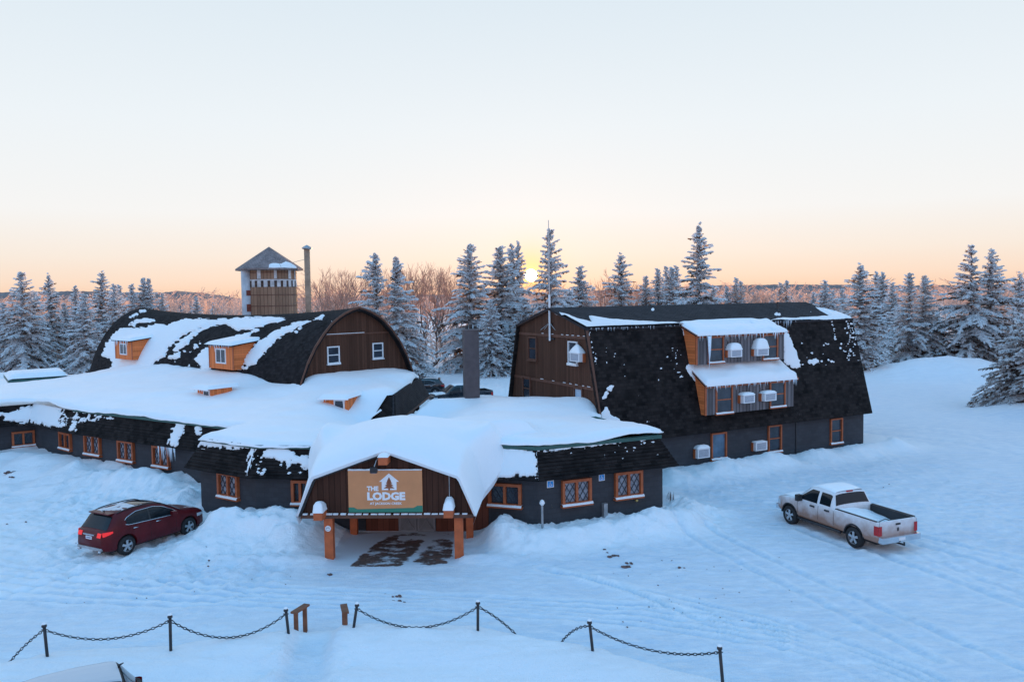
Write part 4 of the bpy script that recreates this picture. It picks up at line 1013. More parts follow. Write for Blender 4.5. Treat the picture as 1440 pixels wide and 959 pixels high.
for k in range(n):
    a0, a1 = 2 * math.pi * k / n, 2 * math.pi * (k + 1) / n; p, q = np.array([math.cos(a0) * SR, math.sin(a0) * SR, 0]) + sc_ * [1, 1, 0], np.array([math.cos(a1) * SR, math.sin(a1) * SR, 0]) + sc_ * [1, 1, 0]
    m.face([p, q, q + [0, 0, zt], p + [0, 0, zt]], [(a0 * SR, 0), (a1 * SR, 0), (a1 * SR, zt), (a0 * SR, zt)])
m.build('stave_wall', SIL, silo, False)
for z in np.arange(1., zt - .3, 1.05):
    m = MB(); m.lathe([(SR + .005, z - .03), (SR + .03, z - .03), (SR + .03, z + .03), (SR + .005, z + .03)], sc_ * [1, 1, 0], 48); m.build('hoop', mat("rusty_steel", (.13, .065, .05), .8, .3, 4.), silo)
m = MB(); ne = 10; RE = 3.15; zE = at_y(381, 377, 78)[2] - .1
rp = [sc_ * [1, 1, 0] + [RE * math.cos(2 * math.pi * (k + .5) / ne), RE * math.sin(2 * math.pi * (k + .5) / ne), zE] for k in range(ne)]; ap = sc_ * [1, 1, 0] + [0, 0, za]
for k in range(ne):
    a, b = rp[k], rp[(k + 1) % ne]; m.face([a, b, ap]); m.face([b, a, a - [0, 0, .16], b - [0, 0, .16]][::-1]); m.face([b - [0, 0, .16], a - [0, 0, .16], sc_ * [1, 1, 0] + [0, 0, zE - .16]])
m.build('conical_roof', shingles("silo_shingles", (.2, .16, .155), (.3, .24, .23), .3, .16), silo)
k7 = [k for k in range(ne)]; P, N, uv = surf_grid(rp[7], rp[8], ap, ap + [.01, 0, 0], .08)
for k in (6, 7, 8):
    a, b = rp[k], rp[(k + 1) % ne]; P, N, uv = surf_grid(a, b, ap - [.01, 0, 0], ap + [.01, 0, 0], .08)
    snow_patch('roof_snow', P, N, [[(378, 372), (383, 370), (394, 371), (402, 368), (406, 369), (417, 375), (417, 377), (378, 377)]], silo, .08, 1.5, 1., 2.)
dirv = np.array([0 - sc_[0], -sc_[1]]); face_a = math.atan2(dirv[1], dirv[0])
m = MB(); nb = 19
for k in range(nb):
    a = face_a - 1.08 + 2.16 * k / (nb - 1) + .2; w = .07 if k % 2 == 0 else .05
    for (zz0, zz1, on) in ((zw, zt - 1.0, k % 2 == 0), (zt - .95, zt - .05, (k % 4 == 0 and k < 6) or k in (9, 14, 17))):
        if not on: continue
        g = np.array([[sc_ * [1, 1, 0] + [math.cos(a + t * w) * (SR + .035), math.sin(a + t * w) * (SR + .035), z] for t in (-1, 0, 1)] for z in (zz0, zz1)]); m.grid(g)
g = np.array([[sc_ * [1, 1, 0] + [math.cos(a) * (SR + .03), math.sin(a) * (SR + .03), z] for a in np.linspace(face_a - .9, face_a + 1.3, 30)] for z in (zt - 1.12, zt - 1.0)]); m.grid(g)
m.build('slat_band', mat('weathered_white', (.55, .55, .56), .7, .3, 2.), silo)
m = MB(); g = np.array([[sc_ * [1, 1, 0] + [math.cos(a) * (SR + .016), math.sin(a) * (SR + .016), z] for a in np.linspace(face_a - .95, face_a + 1.35, 30)] for z in (zw, zt - 1.1)]); m.grid(g); m.build('slat_opening', mat('slot_brown', (.07, .045, .035), .9), silo)
m = MB(); a = face_a - 1.0; ccx = sc_ * [1, 1, 0] + [math.cos(a) * SR, math.sin(a) * SR, 0]
rust = mat("chute_white", (.46, .47, .5), .6, .3, 1.)
m.tube([ccx + [0, 0, 0], ccx + [0, 0, zt - .1]], .5, 16); chute = m.build('chute', rust, silo, True)
rmat = mat("rust", (.19, .05, .035), .9, .35, 3.)
for i, z in enumerate((4.4, 6.0, 7.4, 8.9, 10.4)):
    m = MB()
    g = np.array([[ccx + [math.cos(b) * .515, math.sin(b) * .515, z + q] for b in np.linspace(face_a - .1, face_a + .95, 9)] for q in (0, .5 + .2 * (i % 2))]); m.grid(g); m.build('rust_patch', rmat, chute)
pass
fp = at_y(434, 440, 73); ztop = at_y(433, 350, 73)[2]
flu = empty('flue_stack', (fp[0], fp[1], 0), 0, 'slim galvanised flue with flared cap standing right of the silo', 'flue')
m = MB(); m.tube([fp * [1, 1, 0], fp * [1, 1, 0] + [0, 0, ztop]], .26, 16); m.build('pipe', mat("flue_metal", (.36, .24, .17), .7, .3, 1.5, .1, spec=.2), flu, True)
m = MB(); m.lathe([(.001, .36), (.3, .2), (.44, .1), (.44, .02), (.3, -.05)], fp * [1, 1, 0] + [0, 0, ztop], 16); m.build('cap', GALV, flu, True)
m = MB()
for z in (ztop - .9, ztop - 3.2, ztop - 4.0, ztop - 4.8, ztop - 5.6): m.tube([fp * [1, 1, 0] + [0, 0, z], sc_ * [1, 1, 0] + [SR * .9, -.6, z - .15]], .02, 5)
m.build('stay', GALV, flu)
# green-edged lean-to sunk in the snow at far left
g0 = at_z(12, 541, 3.3); lt = empty('snowed_shed', (g0[0], g0[1], 0), 0, 'green-edged low shed roof sunk in snow at far left', 'shed')
e_ = np.array([.78, .62, 0]); n_ = np.array([-.62, .78, 0])
m = MB(); a = g0 + [0, 0, .35]; slab(m, a, a + e_ * 4.5, a + e_ * 4.5 + n_ * 3 + [0, 0, .3], a + n_ * 3 + [0, 0, .3], .25); m.build('roof_edge', GREEN, lt)
m = MB(); q = g0 - [0, 0, 1.2]; m.box8([q + e_ * .2 + n_ * .2, q + e_ * 4.3 + n_ * .2, q + e_ * 4.3 + n_ * 2.8, q + e_ * .2 + n_ * 2.8] + [q + e_ * .2 + n_ * .2 + [0, 0, 1.5], q + e_ * 4.3 + n_ * .2 + [0, 0, 1.5], q + e_ * 4.3 + n_ * 2.8 + [0, 0, 1.5], q + e_ * .2 + n_ * 2.8 + [0, 0, 1.5]]); m.build('shed_wall', WHITE, lt)
G = np.zeros((8, 16, 3))
for i in range(8):
    for j in range(16):
        u, v = j / 15, i / 7; ed = min(1, min(u, 1 - u) * 6, min(v, 1 - v) * 4 + .02); G[i, j] = a + e_ * (4.5 * u) + n_ * (3 * v) + [0, 0, .02 + .3 * v + .4 * math.sqrt(max(0., 1 - (1 - ed) ** 2))]
m = MB(); m.grid(G); m.build('roof_snow', SNOW, lt, True)
# ------------------------------------------------------------------ ground
FENCE = [(-20, 20.6), (-14.9, 20.3), (-12.79, 21.43), (-9.56, 21.78), (-6.59, 22.77), (-4.73, 23.01), (-1.1, 22.73), (2.05, 21.21), (5.06, 19.31), (7.5, 17.5)]
TRACKS = []
def track(pts, w=.13, d=.05): TRACKS.append(([tuple(at_z(px, py, 0)[:2]) for px, py in pts], w, d))
track([(1206, 768), (1260, 787), (1330, 812), (1440, 852), (1540, 890)], .16, .07); track([(1268, 758), (1330, 775), (1440, 806), (1540, 835)], .16, .07)
track([(1125, 745), (1170, 762), (1204, 772)], .15, .06)
track([(1290, 752), (1360, 770), (1440, 786)], .14, .05); track([(1280, 776), (1360, 806), (1440, 836)], .12, .04)
for k in range(6): track([(760 + k * 22, 800 + k * 4), (960 + k * 10, 842 + k * 9), (1120 + k * 8, 880 + k * 9), (1290, 940 + k * 10), (1400, 990 + k * 12)], .11, .06)
for k in range(5): track([(-60, 790 + k * 12), (200, 815 + k * 9), (420, 828 + k * 6), (650, 838 + k * 5), (900, 850 + k * 7), (1100, 880 + k * 8)], .11, .06)
track([(176, 782), (90, 812), (-60, 860)], .16, .06); track([(150, 772), (60, 800), (-60, 838)], .14, .05)
track([(1440, 626), (1360, 610), (1290, 602), (1215, 596)], .35, .08); track([(1440, 640), (1350, 622), (1260, 612), (1215, 607)], .35, .08)
track([(940, 740), (1010, 775), (1090, 815), (1200, 870), (1320, 930)], .13, .06); track([(980, 735), (1060, 775), (1160, 820), (1300, 880), (1440, 940)], .13, .06)
WF = [tuple(p) for p in WALL]
def ground_z(x, y, fine=True):
    x = np.asarray(x, float); y = np.asarray(y, float); z = np.zeros(x.shape)
    near = (y > 14) & (y < 75) & (x > -50) & (x < 50)
    # banks thrown up against the lodge
    dl = seg_dist(x, y, WF[:8]); dr = seg_dist(x, y, WF[9:12])
    lump = .75 + .8 * fbm(x * .55, y * .55, 41, 4) + .25 * fbm(x * 1.7, y * 1.7, 43, 3)
    gl = 1 - sstep(-9.2, -7.4, x); gr = sstep(-1.6, -.4, x)
    z = z + (.95 * np.exp(-(dl / 3.6) ** 2) * lump * 1.15 + .35 * np.exp(-((dl - 1.6) / .9) ** 2) * lump) * gl
    z = z + (.42 * np.exp(-(dr / 2.2) ** 2) + .55 * np.exp(-((dr - 1.7) / .75) ** 2) * lump) * gr * (1 - sstep(7.5, 9., x))
    z = z + .45 * np.exp(-((x + 7.9) / .8) ** 2 - ((y - 33.2) / 1.6) ** 2) + .5 * np.exp(-((x + .6) / .8) ** 2 - ((y - 32.6) / 1.3) ** 2)
    for cx, cy, h, rx, ry in ((-12.4, 32.9, .5, 1., .8), (-13.9, 33.7, .4, 1.1, .9), (-10.2, 32.6, .25, 1.4, .8), (-14.6, 35.2, -.5, 1.6, 1.6), (-17, 39.6, -.25, 2.5, 1.6), (8.6, 36.2, .35, 1.2, .8), (6.2, 33.6, .3, .8, .7)):
        z = z + h * np.exp(-((x - cx) / rx) ** 2 - ((y - cy) / ry) ** 2) * lump * 1.1
    # bank along the gambrel building
    fx, fy = RB(0, .45, 0)[:2]; s = (x - fx) * be[0] + (y - fy) * be[1]; d = -((x - fx) * bn[0] + (y - fy) * bn[1])
    on = sstep(2.2, 3.8, s) * (1 - sstep(BL - 1, BL + 2, s))
    z = z + on * (.62 * np.exp(-((d - 2.0) / 1.1) ** 2) * (.7 + 1.4 * vnoise(s * .55, d * .5, 61)) * lump + .15 * np.exp(-(d / 1.2) ** 2)) - .2 * sstep(9, 14, s) * np.exp(-((d - 1) / 3) ** 2) * on
    # deep snow on the camera's side of the chains, with the trodden gap
    fyl = np.interp(x, [p[0] for p in FENCE], [p[1] for p in FENCE])
    q = fyl - y
    bank = .37 * sstep(-.9, -.3, q) - .24 * sstep(.9, 1.9, q)
    bank = bank * (.92 + .3 * fbm(x * .5, y * .5, 71, 3)) + .05 * np.exp(-((q - .1) / .5) ** 2)
    gap = sstep(.75, .35, np.abs(x + 5.62 + .25 * np.sin(y * .9))) * sstep(-1.2, .2, q); bank = bank * (1 - .85 * gap) * (1 - sstep(5.5, 9., x) * .8)
    bank = bank + .12 * np.exp(-((np.abs(x + 5.62) - .9) / .35) ** 2) * sstep(.2, 1.5, q) * (fbm(x * 2.5, y * 2.5, 77, 3) * 3 + .6)
    z = z + np.where(near, bank, 0)
    for cx, cy, ux, uy in ((-15.0, 33.2, .48, .88), (12.2, 33.0, -.37, .93), (-4.5, 73.5, .9, .4)):
        al = (x - cx) * ux + (y - cy) * uy; ac = -(x - cx) * uy + (y - cy) * ux; z = z * (1 - np.exp(-(al / 3.1) ** 4 - (ac / 1.9) ** 4))
    # little plough ridges by the porch posts
    z = z + .22 * np.exp(-((x + 1.2) / 1.5) ** 2 - ((y - 30.0) / .4) ** 2) + .2 * np.exp(-((x + 7.6) / .7) ** 2 - ((y - 30.1) / .5) ** 2)
    # the big ploughed mound and friends
    for cx, cy, h, rx, ry in ((50.5, 91, 2.1, 7.5, 4.), (43.5, 92, .9, 5., 4.), (58, 93, 1., 7, 5), (47.5, 103, 2.8, 3., 2.5), (36, 101, .6, 5, 4), (43.2, 64, 1.3, 4.5, 3.), (45, 58, .8, 4, 2.5), (-4, 84, .7, 8, 4), (-62, 92, 2.3, 10, 7), (-44, 98, 1.6, 8, 6), (-75, 80, 1.5, 9, 6)):
        z = z + h * np.exp(-((x - cx) / rx) ** 2 - ((y - cy) / ry) ** 2) * (.95 + 1.0 * fbm(x * .2, y * .2, 81, 5) + .3 * fbm(x * .9, y * .9, 83, 3))
    far = sstep(60, 140, np.hypot(x, y - 30))
    z = z + far * (.9 * fbm(x * .02, y * .02, 91, 4) - .1)
    if fine:
        for pts, w, d in TRACKS:
            dd = seg_dist(x, y, pts); z = z - d * np.exp(-(dd / w) ** 2) + d * .6 * np.exp(-((dd - w * 2.1) / (w * .8)) ** 2)
        lot = sstep(17, 22, y) * (1 - sstep(48, 60, y))
        z = z + lot * (.13 * fbm(x * .7, y * 1.8, 101, 4) + .09 * fbm(x * 3., y * 5., 103, 3))
        rough = np.exp(-((dl - 4) / 4.5) ** 2) * gl + np.exp(-(dr / 3) ** 2) * gr + .8 * on * np.exp(-((d - 2) / 2) ** 2)
        z = z + .42 * np.clip(rough, 0, 1) * fbm(x * 1.6, y * 1.6, 105, 4) + .26 * np.clip(rough, 0, 1) * fbm(x * 5, y * 5, 107, 2)
    # swept paving under the porch
    pv = sstep(-7.3, -6.7, x) * (1 - sstep(-2.4, -1.9, x)) * sstep(29.0, 29.8, y) * (1 - sstep(34.5, 35.5, y))
    z = z * (1 - pv)
    return z
def axis(c0, c1, step, out, growth):
    a = list(np.arange(c0, c1 + 1e-6, step)); st = step; v = a[-1]; up = []
    while v < out[1]: st *= growth; v += st; up.append(v)
    st = step; v = c0; dn = []
    while v > out[0]: st *= growth; v -= st; dn.append(v)
    return np.array(dn[::-1] + a + up)
gx = axis(-22.5, 22.5, .105, (-4200, 4200), 1.06)
gy = axis(17.5, 38., .105, (-200, 5200), 1.035)
X, Y = np.meshgrid(gx, gy, indexing='ij'); Zg = ground_z(X, Y)
idx = np.arange(X.size).reshape(X.shape); q = np.stack([idx[:-1, :-1], idx[1:, :-1], idx[1:, 1:], idx[:-1, 1:]], -1).reshape(-1, 4)
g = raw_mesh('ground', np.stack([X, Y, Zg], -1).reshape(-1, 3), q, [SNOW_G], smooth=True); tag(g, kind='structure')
fyl = np.interp(X, [p[0] for p in FENCE], [p[1] for p in FENCE])
pk = sstep(.5, 1.2, Y - fyl) * (1 - sstep(66, 84, Y - .25 * X)) * sstep(3.0, 5.5, seg_dist(X, Y, WF[:8])) * np.where(X > -1, sstep(2.4, 4., seg_dist(X, Y, WF[9:13])), 1)
_s = (X - RB(0, .45, 0)[0]) * be[0] + (Y - RB(0, .45, 0)[1]) * be[1]; _d = -((X - RB(0, .45, 0)[0]) * bn[0] + (Y - RB(0, .45, 0)[1]) * bn[1])
pk = pk * np.where(_s < BL + 3, sstep(2.6, 4.5, _d), sstep(-16, -9, _d + .25 * _s)) * (1 - sstep(24, 44, X - .18 * Y)); pk = np.maximum(pk * np.where(X < -7, .75, 1), .75 * sstep(.9, .4, np.abs(X + 5.62)) * sstep(.5, -.5, Y - fyl))
pk = pk * .8 + .6 * pk * fbm(X * .25, Y * .5, 121, 4)
for pts, w, d in TRACKS:
    dd = seg_dist(X, Y, pts); pk = pk + (.55 if d > .045 else .35) * np.exp(-(dd / w) ** 2) - .5 * np.exp(-((dd - w * 2.1) / (w * .8)) ** 2)
pk = np.clip(pk, 0, 1)
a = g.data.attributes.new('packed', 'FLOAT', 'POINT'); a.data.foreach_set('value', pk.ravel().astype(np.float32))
def gz(x, y): return float(ground_z(np.array([x]), np.array([y]))[0])
# paving under the porch, half swept
def paving():
    m_, nt, b = _new("swept_paving")
    tc = _n(nt, 'ShaderNodeTexCoord').outputs['Object']
    br = _n(nt, 'ShaderNodeTexBrick'); nt.links.new(tc, br.inputs['Vector']); br.inputs['Scale'].default_value = 1.4; br.inputs['Mortar Size'].default_value = .02
    br.inputs['Color1'].default_value = (.2, .1, .075, 1); br.inputs['Color2'].default_value = (.12, .075, .06, 1); br.inputs['Mortar'].default_value = (.07, .05, .045, 1)
    mp = _n(nt, 'ShaderNodeMapping'); mp.inputs['Scale'].default_value = (.75, 1.4, 1); nt.links.new(tc, mp.inputs[0])
    f = _noise(nt, mp.outputs[0], 1.5, 9, .68)
    at = _n(nt, 'ShaderNodeAttribute'); at.attribute_name = 'cover'
    t = _math(nt, 'ADD', f, at.outputs['Fac'])
    k = _ramp(nt, t, [(.42, 0.), (.5, 1.)])
    nt.links.new(_mix(nt, k, br.outputs['Color'], (.7, .73, .78)), b.inputs['Base Color']); b.inputs['Roughness'].default_value = .6
    _bump(nt, b, _math(nt, 'ADD', k, _math(nt, 'MULTIPLY', f, .5)), .5, .04)
    return m_
px_ = np.arange(-7.4, -1.8, .1); py_ = np.arange(29.3, 34.3, .1); X, Y = np.meshgrid(px_, py_, indexing='ij')
bd = np.minimum(np.minimum(X - X.min(), X.max() - X), np.minimum(Y - Y.min(), Y.max() - Y)); Z = ground_z(X, Y) + .015 - .05 * (1 - sstep(0, .35, bd)); idx = np.arange(X.size).reshape(X.shape); q = np.stack([idx[:-1, :-1], idx[1:, :-1], idx[1:, 1:], idx[:-1, 1:]], -1).reshape(-1, 4)
pv = raw_mesh('entrance_paving', np.stack([X, Y, Z], -1).reshape(-1, 3), q, [paving()], smooth=True); tag(pv, kind='structure')
ix, iy = project(np.stack([X, Y, Z], -1)); sd = poly_sd(ix, iy, [(484, 800), (500, 782), (520, 766), (545, 750), (556, 747), (634, 747), (640, 760), (641, 790), (628, 795), (560, 801)])
cov = .42 * (1 - sstep(-2, 6, sd)) - .1
cov = cov + .22 * np.exp(-((ix - (612 - (iy - 750) * .9)) / 7) ** 2) * (iy > 752) + .2 * np.exp(-((iy - 756) / 3.) ** 2) * (ix > 560)
a = pv.data.attributes.new('cover', 'FLOAT', 'POINT'); a.data.foreach_set('value', cov.ravel().astype(np.float32))
# dirty ice clods
m = MB(); r = random.Random(12)
clods = [(848, 774, .14), (860, 780, .18), (884, 795, .22), (877, 791, .12), (852, 777, .1), (945, 786, .08), (958, 797, .12), (999, 871, .08), (1012, 872, .12), (930, 787, .06), (1000, 821, .06), (292, 779, .15), (296, 789, .1), (293, 800, .08), (236, 809, .07), (10, 676, .2), (26, 674, .22), (20, 679, .14), (38, 733, .1), (50, 730, .1), (10, 736, .08), (464, 805, .12), (554, 839, .16), (560, 843, .14), (543, 831, .1), (600, 645, .0), (465, 803, .1), (1251, 680, .08), (1094, 762, .05), (1240, 684, .07)]
for k in range(60): clods.append((r.uniform(860, 1120), r.uniform(775, 880), r.uniform(.02, .06)))
for k in range(40): clods.append((r.uniform(0, 420), r.uniform(760, 850), r.uniform(.02, .05)))
for px, py, sz in clods:
    if sz <= 0: continue
    p = at_z(px, py, 0.05); p[2] = gz(p[0], p[1])
    for k in range(3 if sz > .1 else 1):
        c = p + [r.gauss(0, sz * .8), r.gauss(0, sz * .5), 0]; n = 7; s_ = sz * r.uniform(.3, .7)
        m.tube([c - [0, 0, s_ * .2], c + [s_ * .2, 0, s_ * .25], c + [s_ * .3, s_ * .1, s_ * .5]], [s_ * 1.1, s_ * .85, s_ * .25], 6)
dc = m.build('dirt_clods', mat("dirty_ice", (.15, .085, .075), .9, .4, 4., .4), None, False); tag(dc, 'dirty ice lumps scattered over the snowy lot', 'ice lumps', kind='stuff')

# ------------------------------------------------------------------ chain fence
PB = [(66, 917, 62, 879), (240, 907, 239, 866), (405, 884, 402, 857), (498, 878, 502, 850), (672, 881, 672, 847), (833, 911, 829, 874), (1016, 956, 1012, 910)]
PL = ['black chain post, leftmost, above the black car', 'black chain post between two sagging chains, right above the black car end', 'leaning black chain post beside the left wooden handrail', 'black chain post beside the right wooden handrail', 'black chain post whose right chain dives straight into the snow', 'black chain post whose left chain runs down into the snow', 'nearest black chain post, at the right end of the chain row']
tops = []
CH = mat("chain_steel", (.03, .032, .038), .45, .2, 8., 0, metal=.4)
for i, (bx, by, tx, ty) in enumerate(PB):
    b = at_z(bx, by, .5); t = at_y(tx, ty, b[1]); d = (t - b); 
    e = empty('chain_post', tuple(b), 0, PL[i], 'post', 'posts of the chain fence')
    m = MB(); m.tube([b - d * .5, t], .042, 10); m.build('pole', STEEL, e, True)
    m = MB(); m.lathe([(.001, .05), (.045, .035), (.068, 0), (.068, -.04), (.001, -.04)], t, 12); k = m.build('cap', STEEL, e, True)
    m = MB(); m.lathe([(.001, .055), (.05, .03), (.06, .0)], t + [0, 0, .035], 10); m.build('snow_cap', SNOW, k, True)
    m = MB(); hk = t - [0, 0, .12]; m.tube([hk + [-.08, 0, 0], hk + [.08, 0, 0]], .014, 6); m.build('hook', STEEL, e)
    tops.append(t - [0, 0, .12])
def chain(a, b, low, label):
    """links hung between two points; low is the picture row its middle reaches"""
    n = 200; pts = []
    mid = (a + b) / 2; q = at_y(project(mid)[0], low, mid[1]); sagz = mid[2] - q[2]
    for k in range(n + 1):
        t = k / n; p = a + (b - a) * t; pts.append(p - [0, 0, sagz * 4 * t * (1 - t)])
    m = MB(); L = .115; s = 0; acc = 0; k = 0; last = pts[0]; link = 0
    for p in pts[1:]:
        d = np.linalg.norm(p - last); acc += d
        if acc >= L * .78:
            dv = (p - last) / (d + 1e-9); up = np.array([0, 0, 1.]); sd = np.cross(dv, up); sd /= np.linalg.norm(sd); w = sd if link % 2 else np.cross(sd, dv)
            c = last; ring = []
            for j in range(9):
                an = 2 * math.pi * j / 8; ring.append(c + dv * math.cos(an) * L * .5 + w * math.sin(an) * L * .27)
            m.tube(ring, .0125, 4, cap=False); link += 1; acc = 0
        last = p
    tag(m.build('chain', CH, None), label, 'chain', 'hanging chains of the chain fence')
e0, e5, e6 = at_z(4, 921, .36), at_z(726, 891, .34), at_z(786, 900, .3)
for e_ in (e0, e5, e6): e_[2] = gz(e_[0], e_[1]) - .03
chain(e0, tops[0], 909, 'short chain rising from the snow to the leftmost black post')
chain(tops[0], tops[1], 898, 'sagging chain above the black car, between the two leftmost posts')
chain(tops[1], tops[2], 896, 'sagging chain reaching the leaning post by the left wooden handrail')
chain(tops[3], tops[4], 882, 'deep sagging chain right of the right wooden handrail')
chain(tops[4], e5, 869, 'straight chain falling rightwards into the snow from its post')
chain(e6, tops[5], 886, 'straight chain rising rightwards out of the snow to its post')
chain(tops[5], tops[6], 914, 'sagging chain to the nearest post at the right end')
# wooden handrails of the trodden gap
WD = mat("weathered_wood", (.2, .075, .038), .75, .3, 4., .3)
for nm, (ax, ay), (bx_, by_), zt_, lab in (('a', (416.5, 880), (424.5, 882), .76, 'left wooden handrail end with two posts, beside the snow gap'), ('b', (486, 880), (479.5, 876), .76, 'right wooden handrail end with two posts, beside the snow gap')):
    A = at_z(ax, ay, .35); B = at_z(bx_, by_, .35); B = A + np.array([(bx_ - ax) / 1132 * 22, .42, 0]); A0 = A
    t = empty('wooden_handrail', tuple((A + B) / 2 * [1, 1, 0] + [0, 0, .2]), 0, lab, 'handrail', 'wooden handrails at the snow gap')
    for P_ in (A, B):
        m = MB(); m.box(P_[0] - .055, P_[0] + .055, P_[1] - .055, P_[1] + .055, -.2, zt_); m.build('post', WD, t, bevel=.008)
    m = MB(); dv = (B - A) / np.linalg.norm(B - A); m.beam(A - dv * .12 + [0, 0, zt_ - A[2] + .03], B + dv * .12 + [0, 0, zt_ - A[2] + .03], .2, .055); m.build('rail', WD, t)
m = MB(); p = at_z(468.5, 894, .1); m.box(p[0] - .1, p[0] + .1, p[1] - .03, p[1] + .03, -.1, .13); tag(m.build('edge_board', WD, None), 'short dark board end poking from the trodden gap', 'board')
# ------------------------------------------------------------------ vehicles
TYRE = mat("tyre_rubber", (.018, .018, .02), .85, .3, 6.); ALLOY = mat("alloy_rim", (.5, .5, .52), .3, .15, 5., 0, metal=.7)
CARGLASS = mat("car_glass", (.01, .015, .019), .08, .3, 1., 0, spec=.3); CHROME = mat("chrome_trim", (.62, .63, .66), .15, .1, 3., 0, metal=.9)
PLAST = mat("black_plastic", (.02, .02, .022), .55, .2, 4.); RED = mat("tail_lamp_red", (.42, .012, .015), .2, .2, 6., 0); LENS = mat("clear_lens", (.6, .62, .65), .1, .1, 3., 0)
def emis(name, col, s):
    m, nt, b = _new(name); b.inputs['Base Color'].default_value = (*col, 1); b.inputs['Emission Color'].default_value = (*col, 1); b.inputs['Emission Strength'].default_value = s; return m
LAMP = emis("lit_tail_lamp", (.8, .02, .02), .55)
MAROON = mat("maroon_paint", (.095, .004, .007), .38, .25, 2., 0, spec=.3)
BLACKP = mat("black_paint", (.012, .014, .018), .2, .2, 2., 0, coat=.6); FBLACK = mat("frosted_black_paint", (.014, .016, .02), .5, .3, 3., 0, spec=.2); TEAL = mat("dark_blue_paint", (.012, .02, .03), .22, .2, 2., 0, coat=.5)
def dirty_white():
    m, nt, b = _new("salty_white_paint"); tc = _n(nt, 'ShaderNodeTexCoord').outputs['Object']; sp = _n(nt, 'ShaderNodeSeparateXYZ'); nt.links.new(tc, sp.inputs[0])
    f = _noise(nt, tc, 2.2, 7, .6)
    h = _math(nt, 'ADD', _math(nt, 'MULTIPLY', sp.outputs[2], -1.), _math(nt, 'MULTIPLY', f, .9))
    k = _ramp(nt, h, [(.0, .82), (.02, .8)])
    mr = _n(nt, 'ShaderNodeMapRange'); nt.links.new(h, mr.inputs[0]); mr.inputs[1].default_value = -.85; mr.inputs[2].default_value = -.2
    nt.links.new(_mix(nt, mr.outputs[0], (.74, .74, .76), (.33, .185, .13)), b.inputs['Base Color']); b.inputs['Roughness'].default_value = .45
    return m
SALTW = dirty_white()
FROST = snow_mat("car_frost", (.52, .53, .56), s1=3., b1=.3, d1=.02)
I = np.interp
class Shell:
    """a car body as closed ribs along its length"""
    def __init__(s, **k): s.__dict__.update(k)
def wheel_set(root, xs, r, yw, wid, spokes, snowy=True):
    for x in xs:
        for sd in (-1, 1):
            w = empty('wheel', (x, sd * yw, r)); w.parent = root
            m = MB(); h = wid / 2
            m.lathe([(r * .62, -h), (r * .93, -h), (r, -h * .7), (r, h * .7), (r * .93, h), (r * .62, h)], (0, 0, 0), 30, 'y'); m.build('tyre', TYRE, w, True, world=False)
            m = MB(); o = sd * h * .55
            m.lathe([(r * .64, o - sd * .05), (r * .66, sd * h * .95), (r * .6, sd * h * .9), (r * .56, o - sd * .06)], (0, 0, 0), 30, 'y')
            for k in range(spokes):
                a = 2 * math.pi * k / spokes + .3; dv = np.array([math.cos(a), 0, math.sin(a)]); tv = np.array([-math.sin(a), 0, math.cos(a)])
                p, q = dv * r * .1, dv * r * .62; y0, y1 = np.array([0, o + sd * .01, 0]), np.array([0, o + sd * .045, 0])
                w0, w1 = r * .11, r * .13
                m.box8([p - tv * w0 + y0, p + tv * w0 + y0, q + tv * w1 + y0, q - tv * w1 + y0, p - tv * w0 + y1, p + tv * w0 + y1, q + tv * w1 + y1, q - tv * w1 + y1])
            m.lathe([(.001, o + sd * .055), (r * .17, o + sd * .05), (r * .18, o)], (0, 0, 0), 14, 'y')
            m.build('rim', ALLOY, w, False, world=False)
            m = MB(); m.lathe([(.001, o - sd * .03), (r * .63, o - sd * .03)], (0, 0, 0), 24, 'y'); m.build('brake_disc', STEEL, w, world=False)
def body_mesh(root, S, paint, name='body'):
    """S.stations, S.sec(x) -> list of (half width, z) from sill to centre line"""
    rows = []
    for x in S.stations:
        sec = S.sec(x); rows.append([(x, -y, z) for y, z in sec] + [(x, y, z) for y, z in sec[::-1][1:]])
    P = np.array(rows); m = MB(); m.grid(P)
    for e in (P[0], P[-1]): m.face(list(e) if e is P[0] else list(e[::-1]))
    o = m.build(name, paint, root, True, world=False, weld=True)
    md = o.modifiers.new('edge', 'EDGE_SPLIT'); md.split_angle = math.radians(38)
    return o
def side_panel(root, name, mtl, xs, lo, hi, yf, off=.008, rows=4, sides=(-1, 1), smooth=True):
    for sd in sides:
        G = []
        for x in xs:
            G.append([(x, sd * (yf(x, lo(x) + (hi(x) - lo(x)) * v) + off), lo(x) + (hi(x) - lo(x)) * v) for v in np.linspace(0, 1, rows)])
        m = MB(); m.grid(np.array(G)); m.build(name, mtl, root, smooth, world=False)
def strip(root, name, mtl, pts, rad, n=5):
    m = MB(); m.tube(pts, rad, n); return m.build(name, mtl, root, True, world=False)

